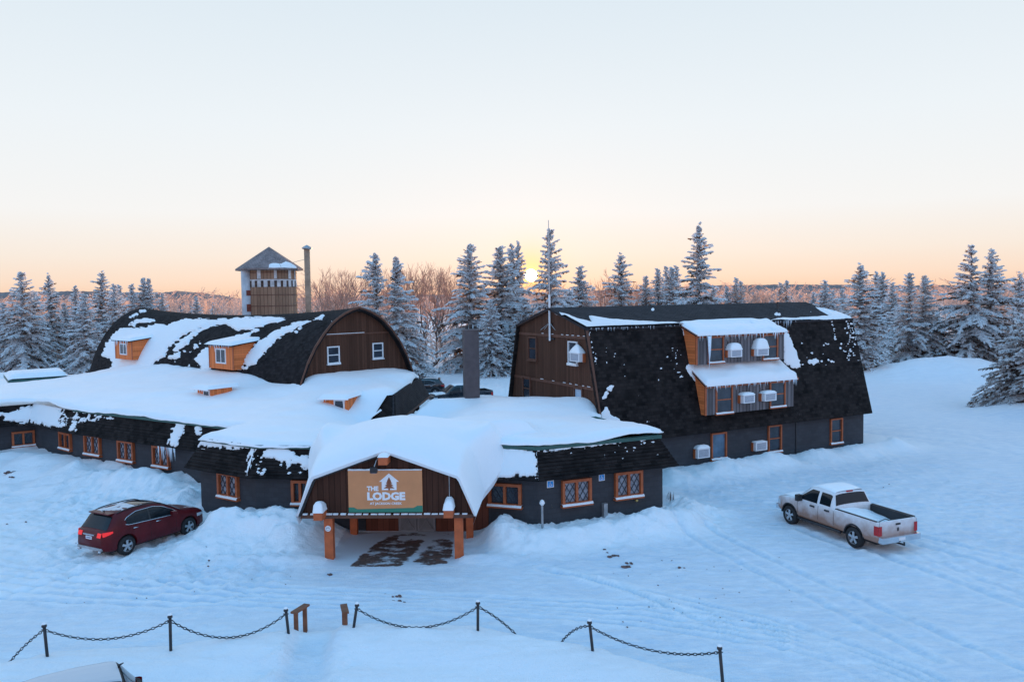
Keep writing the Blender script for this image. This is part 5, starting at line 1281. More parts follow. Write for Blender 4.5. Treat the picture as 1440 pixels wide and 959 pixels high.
# --- crossover (rear at x = 0, front at x = LEN)
def make_suv(loc, rz, label, paint, lit, frosted, group=None, sunroof=True):
    LEN = 4.9; r = .375; xr, xf = .98, 3.93; hw = .935
    t = empty('parked_car', loc, rz, label, 'car', group)
    cx = -LEN / 2; sh = lambda x: x + cx
    TOPT = ([0, .03, .10, .2, .5, .62, .8, 1.4, 2.1, 2.55, 2.9, 3.3, 3.62, 3.75, 4.2, 4.6, 4.8, 4.88, 4.9], [.82, .98, 1.08, 1.12, 1.55, 1.68, 1.715, 1.755, 1.75, 1.7, 1.58, 1.38, 1.2, 1.16, 1.1, 1.0, .88, .72, .6])
    BEL = ([0, .1, .6, 1.2, 3.4, 3.7, 4.4, 4.75, 4.9], [.8, 1.04, 1.14, 1.13, 1.05, 1.05, .95, .82, .58]); HWT = ([0, .08, .3, .7, 4.0, 4.5, 4.78, 4.9], [.72, .82, .9, .935, .935, .89, .76, .6])
    BOT = ([0, .1, .35, 4.4, 4.8, 4.9], [.45, .36, .3, .27, .3, .36])
    def sec(x):
        w, zt, zb = I(x, *HWT), I(x, *TOPT), min(I(x, *BEL), I(x, *TOPT) - .04); z0 = I(x, *BOT)
        for xw in (xr, xf):
            d = abs(x - xw)
            if d < r + .06: z0 = max(z0, r + math.sqrt((r + .06) ** 2 - d * d))
        z0 = min(z0, zb - .08); dz = zt - zb; wr = w * .97 - max(0, dz) * .34
        return [(w * .9, z0), (w * .985, z0 + (zb - z0) * .12), (w, z0 + (zb - z0) * .5), (w * .97, zb), ((w * .97 + wr) / 2 + .012 * min(1, dz * 3), zb + dz * .5), (wr, zt - min(.07, dz * .3)), (wr * .86, zt - .012 * min(1, dz * 3)), (wr * .45, zt + .015), (0, zt + .022)]
    def yf(x, z):
        s = sec(x); return float(np.interp(z, [q[1] for q in s[:6]], [q[0] for q in s[:6]]))
    def topf(x, y):
        s = sec(x)[5:]; ys = [q[0] for q in s][::-1]; zs = [q[1] for q in s][::-1]; return float(np.interp(abs(y), ys, zs))
    st = sorted(set(list(np.round(np.arange(0, LEN + .001, .06), 3)) + [.03, .1, xr - r - .061, xr - r - .055, xr + r + .055, xr + r + .061, xf - r - .061, xf - r - .055, xf + r + .055, xf + r + .061, 4.87, 4.9]))
    off = lambda S_: S_
    S = Shell(stations=st, sec=sec)
    inner = empty('x'); bpy.data.objects.remove(inner)
    class R:  # helper that shifts x by cx when building
        pass
    def addm(m, name, mtl, smooth=True, **k):
        for i, p in enumerate(m.v): m.v[i] = np.array(p, float) + [cx, 0, 0]
        return m.build(name, mtl, t, smooth, world=False, **k)
    rows = np.array([[(x, -y, z) for y, z in sec(x)] + [(x, y, z) for y, z in sec(x)[::-1][1:]] for x in st]); m = MB(); m.grid(rows); m.face(list(rows[0])); m.face(list(rows[-1][::-1]))
    b = addm(m, 'body', paint, True, weld=True); md = b.modifiers.new('edge', 'EDGE_SPLIT'); md.split_angle = math.radians(40)
    m = MB(); m.box(.35, LEN - .35, -.78, .78, .24, .75); addm(m, 'underbody', DARK, False)
    def sp(name, mtl, xs, lo, hi, off=.009, rows=5):
        for sd in (-1, 1):
            m = MB(); m.grid(np.array([[(x, sd * (yf(x, lo(x) + (hi(x) - lo(x)) * v) + off), lo(x) + (hi(x) - lo(x)) * v) for v in np.linspace(0, 1, rows)] for x in xs])); o = addm(m, name, mtl)
    hi_ = lambda x: min(I(x, [.85, 1.05, 1.5, 2.3, 2.75, 3.2, 3.5], [1.3, 1.46, 1.6, 1.6, 1.5, 1.27, 1.08]), I(x, *TOPT) - .09)
    lo_ = lambda x: I(x, [.85, 1.1, 3.5], [1.27, 1.19, 1.08])
    sp('side_window', CARGLASS, np.linspace(1.0, 2.02, 14), lo_, hi_); sp('side_window', CARGLASS, np.linspace(2.1, 3.3, 16), lo_, hi_)
    sp('window_post', PLAST, np.linspace(2.02, 2.1, 3), lo_, hi_)
    for sd in (-1, 1):
        pts = [(x, sd * (yf(x, hi_(x)) + .012), hi_(x) + .012) for x in np.linspace(.95, 3.38, 26)] ; m = MB(); m.tube(pts, .014, 5); addm(m, 'window_trim', CHROME)
        pts = [(x, sd * (yf(x, lo_(x)) + .012), lo_(x) - .01) for x in np.linspace(.95, 3.38, 20)]; m = MB(); m.tube(pts, .014, 5); addm(m, 'window_trim', CHROME)
        pts = [(x, sd * (sec(x)[5][0] - .06), sec(x)[5][1] + .085 - .05 * (abs(x - 1.75) / 1.05) ** 6) for x in np.linspace(.75, 2.75, 18)]; m = MB(); m.tube(pts, .022, 6)
        for x in (.8, 1.75, 2.7): m.tube([(x, sd * (sec(x)[5][0] - .06), sec(x)[5][1]), (x, sd * (sec(x)[5][0] - .06), sec(x)[5][1] + .07)], .02, 5)
        if not frosted: addm(m, 'roof_rail', PLAST)
        for x in (1.25, 2.3): m = MB(); m.tube([(x, sd * (yf(x, 1.0) + .03), 1.02), (x + .22, sd * (yf(x, 1.0) + .03), 1.01)], .02, 6); addm(m, 'door_handle', CHROME)
        for x in (1.28, 2.06, 3.28):
            m = MB(); pts = [(x + (.12 * max(0, .75 - z) if x < 1.5 else 0), sd * (yf(x, z) + .002), z) for z in np.linspace(.42 if x > 1.5 else .62, 1.1, 9)]; m.tube(pts, .006, 4); addm(m, 'door_gap', DARK)
        m = MB(); m.box(3.0, 3.2, sd * .93 if sd > 0 else -1.12, 1.12 if sd > 0 else sd * .93, 1.1, 1.26); addm(m, 'mirror', paint, False, bevel=.03)
        # lamps
        xs = np.linspace(.05, .4, 8); m = MB(); m.grid(np.array([[(x, sd * (yf(x, z) + .012), z) for z in np.linspace(.93 + .1 * (x - .05) / .35, 1.12 - .02, 5)] for x in xs])); tl = addm(m, 'tail_lamp', LAMP if lit else RED)
        m = MB(); m.grid(np.array([[(-.008 + .06 * v, sd * y, .9 + .17 * v) for v in np.linspace(0, 1, 4)] for y in np.linspace(.46, .7, 5)])); addm(m, 'tail_lamp', LAMP if lit else RED)
        xs = np.linspace(4.35, 4.78, 8); m = MB(); m.grid(np.array([[(x, sd * (yf(x, z) + .01), z) for z in np.linspace(.72, .86 - .1 * (x - 4.35), 4)] for x in xs])); addm(m, 'headlight', LENS)
        m = MB(); m.tube([(.05, sd * .62, .36), (-.06, sd * .62, .35)], .045, 10); addm(m, 'exhaust', CHROME)
    G = np.array([[(x - .012, y, topf(x, y) + .008) for y in np.linspace(-1, 1, 11) * (sec(x)[5][0] - .05)] for x in np.linspace(.215, .56, 8)]); m = MB(); m.grid(G); addm(m, 'rear_window', CARGLASS)
    G = np.array([[(x + .012, y, topf(x, y) + .01) for y in np.linspace(-1, 1, 11) * (sec(x)[5][0] - .03)] for x in np.linspace(2.72, 3.6, 12)]); m = MB(); m.grid(G); addm(m, 'windscreen', CARGLASS)
    m = MB(); m.box(.42, .7, -.6, .6, 1.675, 1.715)
    if not frosted: addm(m, 'spoiler', paint, False, bevel=.015)
    m = MB(); m.box(-.03, .04, -.33, .33, .96, 1.0); addm(m, 'tailgate_trim', CHROME, False)
    m = MB(); m.box(-.028, .02, -.17, .17, .8, .92); np_ = addm(m, 'number_plate', WHITE, False)
    m = MB(); 
    for k in range(5): m.box(-.031, -.029, -.13 + k * .055, -.095 + k * .055, .83, .89)
    o = m
    for i, p in enumerate(o.v): o.v[i] = np.array(p, float) + [cx, 0, 0]
    o.build('plate_marks', mat("plate_blue", (.05, .07, .2), .6, .1, 1., 0), np_, world=False)
    m = MB(); m.box(-.03, .1, -.72, .72, .4, .5); addm(m, 'rear_bumper_trim', GALV, False, bevel=.02)
    if sunroof:
        G = np.array([[(x, y, topf(x, y) + .008) for y in np.linspace(-.42, .42, 6)] for x in np.linspace(1.75, 2.5, 6)]); m = MB(); m.grid(G); addm(m, 'sunroof', CARGLASS)
    # frost or thin snow on the roof
    xs = np.linspace(.62, 2.6, 60); ys = np.linspace(-1, 1, 34); G = np.zeros((60, 34, 3)); keepm = np.zeros((60, 34))
    for i, x in enumerate(xs):
        for j, yy in enumerate(ys):
            y = yy * (sec(x)[6][0] * .98); mk = float(fbm(x * 1.6, y * 2.2, 7 if frosted else 9, 4)) * 2 + (.8 - 1.6 * (abs(yy) > .93) if frosted else (.02 + .35 * (y > .1 - .1 * x) - .3 * (x > 2.0)))
            if sunroof and 1.7 < x < 2.55 and abs(y) < .46: mk -= 1.5
            G[i, j] = (x, y, topf(x, y) + max(-.02, min(.022, mk * .06)))
    m = MB(); m.grid(G); addm(m, 'roof_frost', FROST)
    xs = np.linspace(3.66, 4.55, 26); G = np.array([[(x, y, topf(x, y) + max(-.02, min(.015, (float(fbm(x * 2.2, y * 2.2, 15, 3)) * 2 + (.5 if frosted else -.12)) * .05))) for y in np.linspace(-.72, .72, 24)] for x in xs]); m = MB(); m.grid(G); addm(m, 'bonnet_frost', FROST)
    m = MB(); m.tube([(.6, -.1, 1.72), (.62, -.1, 1.76), (.5, -.1, 1.8)], [.03, .03, .01], 6); addm(m, 'aerial', PLAST)
    m = MB(); m.lathe([(.001, .02), (.035, .015), (.04, 0)], (0, 0, 0), 10)
    wheel_set(t, (xr + cx, xf + cx), r, hw - .13, .235, 5)
    return t
ax_, ay_ = at_z(177, 780, 0)[:2]; bx2, by2 = at_z(264, 752, 0)[:2]; hd = math.atan2(by2 - ay_, bx2 - ax_)
mx, my = (ax_ + bx2) / 2 - math.sin(hd) * .8, (ay_ + by2) / 2 + math.cos(hd) * .8
suv = make_suv((mx, my, gz(mx, my) - .02), hd, 'maroon crossover with lit tail lamp parked on the snow left of the porch', MAROON, True, False)
blk = make_suv((-10.4, 16.5, .12), math.radians(213), 'black car with frosted roof, cut off by the bottom edge', FBLACK, False, True, sunroof=False)

# --- pickup (rear bumper at x = 0)
def make_pickup(loc, rz, label, paint, bed_snow, full=True):
    LEN = 6.0; r = .405; xr, xf = 1.33, 4.94; cx = -LEN / 2
    t = empty('pickup_truck', loc, rz, label, 'pickup truck')
    def addm(m, name, mtl, smooth=True, parent=None, **k):
        for i, p in enumerate(m.v): m.v[i] = np.array(p, float) + [cx, 0, 0]
        return m.build(name, mtl, parent or t, smooth, world=False, **k)
    W = 1.02; CABR, CABF = 2.32, 4.62
    HWT = ([.1, .2, .6, 4.9, 5.5, 5.8, 5.92], [.97, 1.0, 1.02, 1.02, .98, .86, .7])
    BEL = ([.1, 2.3, 2.34, 4.6, 5.5, 5.85, 5.95], [1.3, 1.3, 1.26, 1.2, 1.1, 1.0, .8])
    ZT = ([CABR, CABR + .03, CABR + .22, 2.9, 3.5, 3.85, 4.15, 4.55, 4.7, 5.2, 5.6, 5.85, 5.92], [1.3, 1.36, 1.86, 1.93, 1.94, 1.86, 1.62, 1.3, 1.235, 1.2, 1.13, 1.0, .82])
    def sec(x):
        w = I(x, *HWT); z0 = .5
        for xw in (xr, xf):
            d = abs(x - xw)
            if d < r + .1: z0 = max(z0, r + math.sqrt((r + .1) ** 2 - d * d))
        zb = I(x, *BEL)
        if x < CABR - .005:
            return [(w * .93, z0), (w * .99, z0 + (zb - z0) * .15), (w, z0 + (zb - z0) * .6), (w * .98, zb - .02), (w * .965, zb), (w * .89, zb), (w * .88, zb - .1), (w * .88, .82), (0, .82)]
        zt = max(I(x, *ZT), zb + .02); zb = min(zb, zt - .02); dz = zt - zb; wr = w * .97 - dz * .3
        return [(w * .93, z0), (w * .99, z0 + (zb - z0) * .15), (w, z0 + (zb - z0) * .6), (w * .98, zb), ((w * .98 + wr) / 2 + .015 * min(1, dz * 2), zb + dz * .5), (wr, zt - min(.07, dz * .3)), (wr * .88, zt - .01), (wr * .5, zt + .012), (0, zt + .02)]
    def yf(x, z):
        s = sec(x); return float(np.interp(z, [q[1] for q in s[:6]], [q[0] for q in s[:6]]))
    def topf(x, y):
        s = sec(x)[5:]; return float(np.interp(abs(y), [q[0] for q in s][::-1], [q[1] for q in s][::-1]))
    st = sorted(set(list(np.round(np.arange(.12, 5.921, .07), 3)) + [.1, CABR - .01, CABR, CABR + .03, CABR + .22, 5.92] + [xw + k * (r + .1 + e) for xw in (xr, xf) for k in (-1, 1) for e in (.001, -.006)]))
    rows = np.array([[(x, -y, z) for y, z in sec(x)] + [(x, y, z) for y, z in sec(x)[::-1][1:]] for x in st]); m = MB(); m.grid(rows); m.face(list(rows[-1][::-1]))
    b = addm(m, 'body', paint, True, weld=True); md = b.modifiers.new('edge', 'EDGE_SPLIT'); md.split_angle = math.radians(40)
    m = MB(); m.box(.3, LEN - .4, -.86, .86, .4, .8); addm(m, 'underbody', DARK, False)
    m = MB(); m.box(.1, .17, -.93, .93, .6, 1.3); tg = addm(m, 'tailgate', paint, False, bevel=.02)
    m = MB(); m.box(.085, .105, -.12, .12, 1.12, 1.19); addm(m, 'handle', PLAST, False, tg)
    m = MB(); 
    for y in (-.045, .012): m.box(.088, .1, y, y + .033, .88, 1.02)
    m.box(.088, .1, -.045, .045, .94, .955); addm(m, 'emblem', PLAST, False, tg)
    m = MB(); m.box(-.1, .12, -.96, .96, .52, .74); addm(m, 'rear_bumper', CHROME, False, bevel=.03)
    m = MB(); m.box(-.108, -.09, -.16, .16, .57, .69); addm(m, 'number_plate', WHITE, False)
    m = MB(); m.tube([(.2, 0, .42), (-.22, 0, .42)], .04, 8); m.tube([(-.2, 0, .4), (-.2, 0, .53)], .03, 8); addm(m, 'tow_hitch', STEEL, False)
    m = MB(); m.box(5.6, 5.95, -.85, .85, .48, .68); addm(m, 'front_bumper', CHROME, False, bevel=.05)
    m = MB(); m.box(5.84, 5.945, -.62, .62, .72, 1.0); addm(m, 'grille', PLAST, False, bevel=.02)
    for sd in (-1, 1):
        m = MB(); G = np.array([[(x, sd * (yf(x, z) + .01), z) for z in np.linspace(.78, 1.14, 5)] for x in np.linspace(.1, .3, 4)]); m.grid(G); m.face([(.085, sd * .985, .78), (.085, sd * .985, 1.14), (.085, sd * .82, 1.14), (.085, sd * .82, .78)][::sd]); addm(m, 'tail_lamp', RED)
        m = MB(); m.grid(np.array([[(x, sd * (yf(x, z) + .01), z) for z in np.linspace(.74, .96, 4)] for x in np.linspace(5.5, 5.82, 6)])); addm(m, 'headlight', LENS)
        wins = [(np.linspace(2.56, 3.16, 10), 1.32, lambda x: I(x, [2.5, 2.64, 3.2], [1.7, 1.78, 1.79])), (np.linspace(3.3, 4.3, 14), 1.29, lambda x: min(1.79, I(x, [3.3, 3.7, 4.35], [1.79, 1.79, 1.36])))]
        for xs, zl, zh in wins:
            m = MB(); m.grid(np.array([[(x, sd * (yf(x, zl + (zh(x) - zl) * v) + .009), zl + (zh(x) - zl) * v) for v in np.linspace(0, 1, 5)] for x in xs])); addm(m, 'side_window', CARGLASS)
        for x in (2.6, 3.42): m = MB(); m.box(x, x + .24, sd * 1.03 - .025, sd * 1.03 + .025, 1.1, 1.16); addm(m, 'door_handle', PLAST, False)
        for x in (2.34, 3.22, 4.42): m = MB(); m.tube([(x, sd * (yf(x, z) + .002), z) for z in np.linspace(.58, 1.22, 8)], .007, 4); addm(m, 'door_gap', DARK)
        m = MB(); m.box(4.12, 4.3, *(sorted((sd * 1.02, sd * 1.26))), 1.22, 1.48); addm(m, 'mirror', PLAST, False, bevel=.03)
        m = MB(); m.tube([(2.0, sd * .98, .44), (4.4, sd * .98, .44)], .06, 8); addm(m, 'side_step', STEEL)
        m = MB(); m.box(.2, 2.28, *(sorted((sd * .905, sd * 1.0))), 1.3, 1.325); addm(m, 'bed_rail', PLAST, False)
        m = MB(); m.box(.2, 2.28, *(sorted((sd * .865, sd * .893))), .82, 1.3); addm(m, 'bed_liner', PLAST, False)
        for xw in (xr, xf):
            pts = [(xw + (r + .1) * math.cos(a), sd * (yf(xw + (r + .1) * math.cos(a), r + (r + .1) * math.sin(a) + .03) + .004), r + (r + .1) * math.sin(a)) for a in np.linspace(.2, math.pi - .2, 14)]; m = MB(); m.tube(pts, .03, 5); addm(m, 'wheel_arch', PLAST)
    G = np.array([[(x - .012, y, topf(x, y) + .006) for y in np.linspace(-1, 1, 9) * (sec(x)[5][0] - .07)] for x in np.linspace(CABR + .05, CABR + .2, 6)]); m = MB(); m.grid(G); addm(m, 'rear_window', CARGLASS)
    G = np.array([[(x + .01, y, topf(x, y) + .012) for y in np.linspace(-1, 1, 9) * (sec(x)[5][0] - .03)] for x in np.linspace(3.88, 4.5, 9)]); m = MB(); m.grid(G); addm(m, 'windscreen', CARGLASS)
    m = MB(); m.box(CABR + .2, CABR + .25, -.16, .16, 1.86, 1.92); addm(m, 'brake_lamp', RED, False)
    if bed_snow:
        n1, n2 = 30, 22; G = np.zeros((n1, n2, 3))
        for i in range(n1):
            for j in range(n2):
                u, v = i / (n1 - 1), j / (n2 - 1) * 2 - 1; x = .2 + u * 2.1
                G[i, j] = (x, v * .87, .84 + .42 * u ** 1.3 * (1 - .35 * max(0, -v)) + .1 * float(fbm(x * 2, v * 2, 5, 3)) + .05 * v)
        m = MB(); m.grid(G); addm(m, 'bed_snow', SNOW)
        m = MB(); m.tube([(.45, -.8, 1.1), (.6, -.3, 1.16), (.5, .3, 1.12), (.35, .75, 1.15)], .02, 5); m.tube([(.3, -.5, 1.0), (.8, -.1, 1.15), (.6, .5, 1.14)], .018, 5); addm(m, 'cargo_strap', STEEL)
        xs = np.linspace(CABR + .25, 3.85, 40); G = np.array([[(x, y, topf(x, y) + max(-.02, min(.05, .03 + .06 * float(fbm(x * 2, y * 2, 4, 3)))) * (1 if abs(y) < .68 else .2)) for y in np.linspace(-.72, .72, 24)] for x in xs]); m = MB(); m.grid(G); addm(m, 'roof_snow', SNOW)
        xs = np.linspace(4.66, 5.6, 24); G = np.array([[(x, y, topf(x, y) + max(-.02, min(.04, .02 + .1 * float(fbm(x * 2, y * 2, 6, 3)))) ) for y in np.linspace(-.8, .8, 24)] for x in xs]); m = MB(); m.grid(G); addm(m, 'bonnet_snow', SNOW)
    else:
        xs = np.linspace(4.66, 5.6, 24); G = np.array([[(x, y, topf(x, y) + max(-.02, min(.04, .02 + .1 * float(fbm(x * 2, y * 2, 6, 3)))) ) for y in np.linspace(-.8, .8, 24)] for x in xs]); m = MB(); m.grid(G); addm(m, 'bonnet_snow', SNOW)
        xs = np.linspace(CABR + .3, 3.8, 20); G = np.array([[(x, y, topf(x, y) + .03 * (abs(y) < .6)) for y in np.linspace(-.66, .66, 14)] for x in xs]); m = MB(); m.grid(G); addm(m, 'roof_snow', SNOW)
    wheel_set(t, (xr + cx, xf + cx), r, W - .15, .27, 5)
    return t
ax_, ay_ = at_z(1203, 768, 0)[:2]; bx2, by2 = at_z(1113, 735, 0)[:2]; hd = math.atan2(by2 - ay_, bx2 - ax_)
mx, my = (ax_ + bx2) / 2 + math.sin(hd) * .87, (ay_ + by2) / 2 - math.cos(hd) * .87
o_ = -(1.33 + 4.94) / 2 + 3.0; mx += math.cos(hd) * o_; my += math.sin(hd) * o_
make_pickup((mx, my, gz(mx, my) - .03), hd, 'salt-stained white pickup truck with snow heaped in its bed', SALTW, True)
p = at_z(640, 572, 0); make_pickup((p[0] + .4, p[1] + 1.2, .0), math.radians(203), 'dark pickup truck partly hidden behind the square chimney', TEAL, False)
p = at_z(606, 566, 0); make_suv((p[0] - 1.6, 82., 0.), math.radians(185), 'dark parked car peeking out between the shingled roof corner and the dark pickup', BLACKP, False, False, sunroof=False)
# ------------------------------------------------------------------ trees
NEEDLE = leafy("spruce_needles", (.2, .14, .115), .7, .4, 1.2)
TSNOW = leafy("bough_snow", (.9, .91, .93), .62, .08, 1.)
BARK = mat("spruce_bark", (.12, .085, .07), .9, .3, 4.)
TWIG = leafy("frosted_twigs", (.62, .45, .38), .68, .25, .6)
WOODB = mat("grey_bark", (.16, .12, .105), .9, .3, 3.)
def spruce_mesh(seed, H, R, tops=1, gap=.0, snow=.75, fine=1.0, fat=.85):
    """trunk + crown of a snow-laden spruce: whorled boughs with hanging needle sprays and thick snow pads"""
    r = random.Random(seed); V = []; Q = []; MI = []
    U = r.uniform; up_ = np.array([0, 0, 1.])
    def quad(a, b, c, d, mi):
        k = len(V); V.extend((a, b, c, d)); Q.append((k, k + 1, k + 2, k + 3)); MI.append(mi)
    def pad(p, e, w, lift, drop):
        """a lump of snow along p-e: two sloping sides meeting in a soft ridge, and a blunt nose"""
        d = e - p; s = np.cross(d, up_); s = s / (np.linalg.norm(s) + 1e-9) * w * 1.55; m_ = p + d * U(.45, .7)
        rp, rm, re = p + up_ * lift * .6, m_ + up_ * lift, e + up_ * lift * .35
        for sg in (-1, 1):
            o_ = m_ + s * sg * U(.8, 1.3) - up_ * drop
            quad(rp, rm, o_, p + s * sg * .5 - up_ * drop * .5, 1); quad(rm, re, e + d * .12 + s * sg * .45 - up_ * drop, o_, 1)
    stems = [(0, 0, H)] if tops == 1 else [(-R * .16, 0, H), (R * .2, R * .05, H * .97)]
    T = MB(); K = H / 15
    for sx, sy, h in stems:
        T.tube([(sx * .3, sy * .3, -.3), (sx, sy, h * .4), (sx, sy, h * .8), (sx, sy, h)], [H * .013, H * .01, H * .005, .015], 7)
    for si, (sx, sy, h) in enumerate(stems):
        z = h * .03
        while z < h * .985:
            f = z / h; step = (.31 + .24 * (1 - f)) * fine * K; L0 = R * (1 - f) ** fat * (1 if tops == 1 else .85) + .16
            L0 *= 1 + .3 * (vnoise(z * .9, seed * 5.3) - .5)
            if gap and vnoise(z * .8, seed * 3.1) < gap: z += step; continue
            nb = max(5, int(6 + 3.5 * (1 - f))); a0 = U(0, 6.28)
            for k in range(nb):
                az = a0 + 2 * math.pi * k / nb + r.gauss(0, .3); L = L0 * U(.5, 1.3)
                if r.random() < .1: continue
                if tops == 2 and math.cos(az) * (1 if si == 0 else -1) > .5 and f > .2: L *= .5
                dx, dy = math.cos(az), math.sin(az); up = (.5 * f + .12) * L; dr = (.25 + .62 * (1 - f)) * L * U(.7, 1.2)
                n = max(2, int(L / (.55 * fine * K)) + 1); pz = z + r.gauss(0, step * .6)
                sp = [np.array([sx + dx * L * t, sy + dy * L * t, pz + up * t - dr * t * t + .1 * L * t ** 3]) for t in np.linspace(0, 1, n + 1)]
                side = np.array([-dy, dx, 0]); fwd = np.array([dx, dy, 0])
                heavy = r.random() < snow
                for i in range(n):
                    p, q = sp[i], sp[i + 1]; t = (i + .6) / n; wid = (.2 + .16 * L) * (1 - t * .6) * min(1, .35 + t * 2)
                    hang = U(.14, .36) * (.5 + .5 * L / R) * K
                    quad(p, q, q - up_ * hang * .6 + side * r.gauss(0, .08), p - up_ * hang + side * r.gauss(0, .08), 0)
                    if heavy or r.random() < .55: pad(p, q, (.1 + .1 * U(0, 1)) * K * (1.2 - .5 * t), .1 * K * U(.6, 1.5), .1 * K)
                    for sg in (-1, 1):
                        tw = wid * U(.6, 1.4); e = p + side * sg * tw + fwd * U(.4, .9) * tw - up_ * tw * U(.2, .65)
                        m_ = (p + e) / 2; wv = fwd * (.1 + .14 * tw) * K
                        quad(p - wv * .3, m_ - wv * .7 - up_ * .05, e, m_ + wv, 0)
                        if r.random() < .7: quad(m_ - wv * .4, e, e - up_ * hang * U(.4, .9), m_ - up_ * hang * U(.5, 1.), 0)
                        if (heavy and r.random() < .92) or r.random() < .3: pad(p + (e - p) * .2, p + (e - p) * U(.85, 1.05), (.07 + .12 * tw) * K, .08 * K * U(.6, 1.5), .09 * K)
            z += step * U(.75, 1.2)
    return T, np.array(V), np.array(Q), MI
SPR = {}
def spruce_proto(key, **k):
    T, V, Q, MI = spruce_mesh(**k)
    t = empty('spruce_tree', (0, 0, -500)); T.build('trunk', BARK, t, True, world=False)
    raw_mesh('crown', V, Q, [NEEDLE, TSNOW], MI, parent=t); SPR[key] = [t, False, k['H']]
spruce_proto('A', seed=1, H=17, R=5.4, snow=.85); spruce_proto('B', seed=2, H=15, R=4.6, snow=.9); spruce_proto('C', seed=3, H=16, R=3.6, gap=.1, snow=.75)
spruce_proto('D', seed=4, H=16, R=6.6, tops=2, snow=.62, fat=.85); spruce_proto('E', seed=5, H=18, R=4.3, gap=.16, snow=.68, fat=.75); spruce_proto('F', seed=6, H=12, R=2.2, snow=.95)
spruce_proto('G', seed=7, H=9, R=4.4, snow=.75, fine=.62); spruce_proto('H', seed=8, H=14, R=4.8, tops=2, snow=.9); spruce_proto('J', seed=9, H=15, R=2.5, gap=.08, snow=.82, fat=.8)
GRP = 'snow-laden spruces round the lodge'
def spruce(key, px, ytop, Y, label, wf=1.0, rz=None, zb=None):
    o, used, H = SPR[key]
    P = at_y(px, ytop, Y); z = gz(P[0], P[1]) if zb is None else zb
    t = o if not used else copy_tree(o)
    SPR[key][1] = True
    s = (P[2] - z) / H; t.location = (P[0], P[1], z - .1); t.scale = (s * wf * 1.15, s * wf * 1.15, s); t.rotation_euler = (0, 0, R_.uniform(0, 6.28) if rz is None else rz)
    tag(t, label, 'tree', GRP)
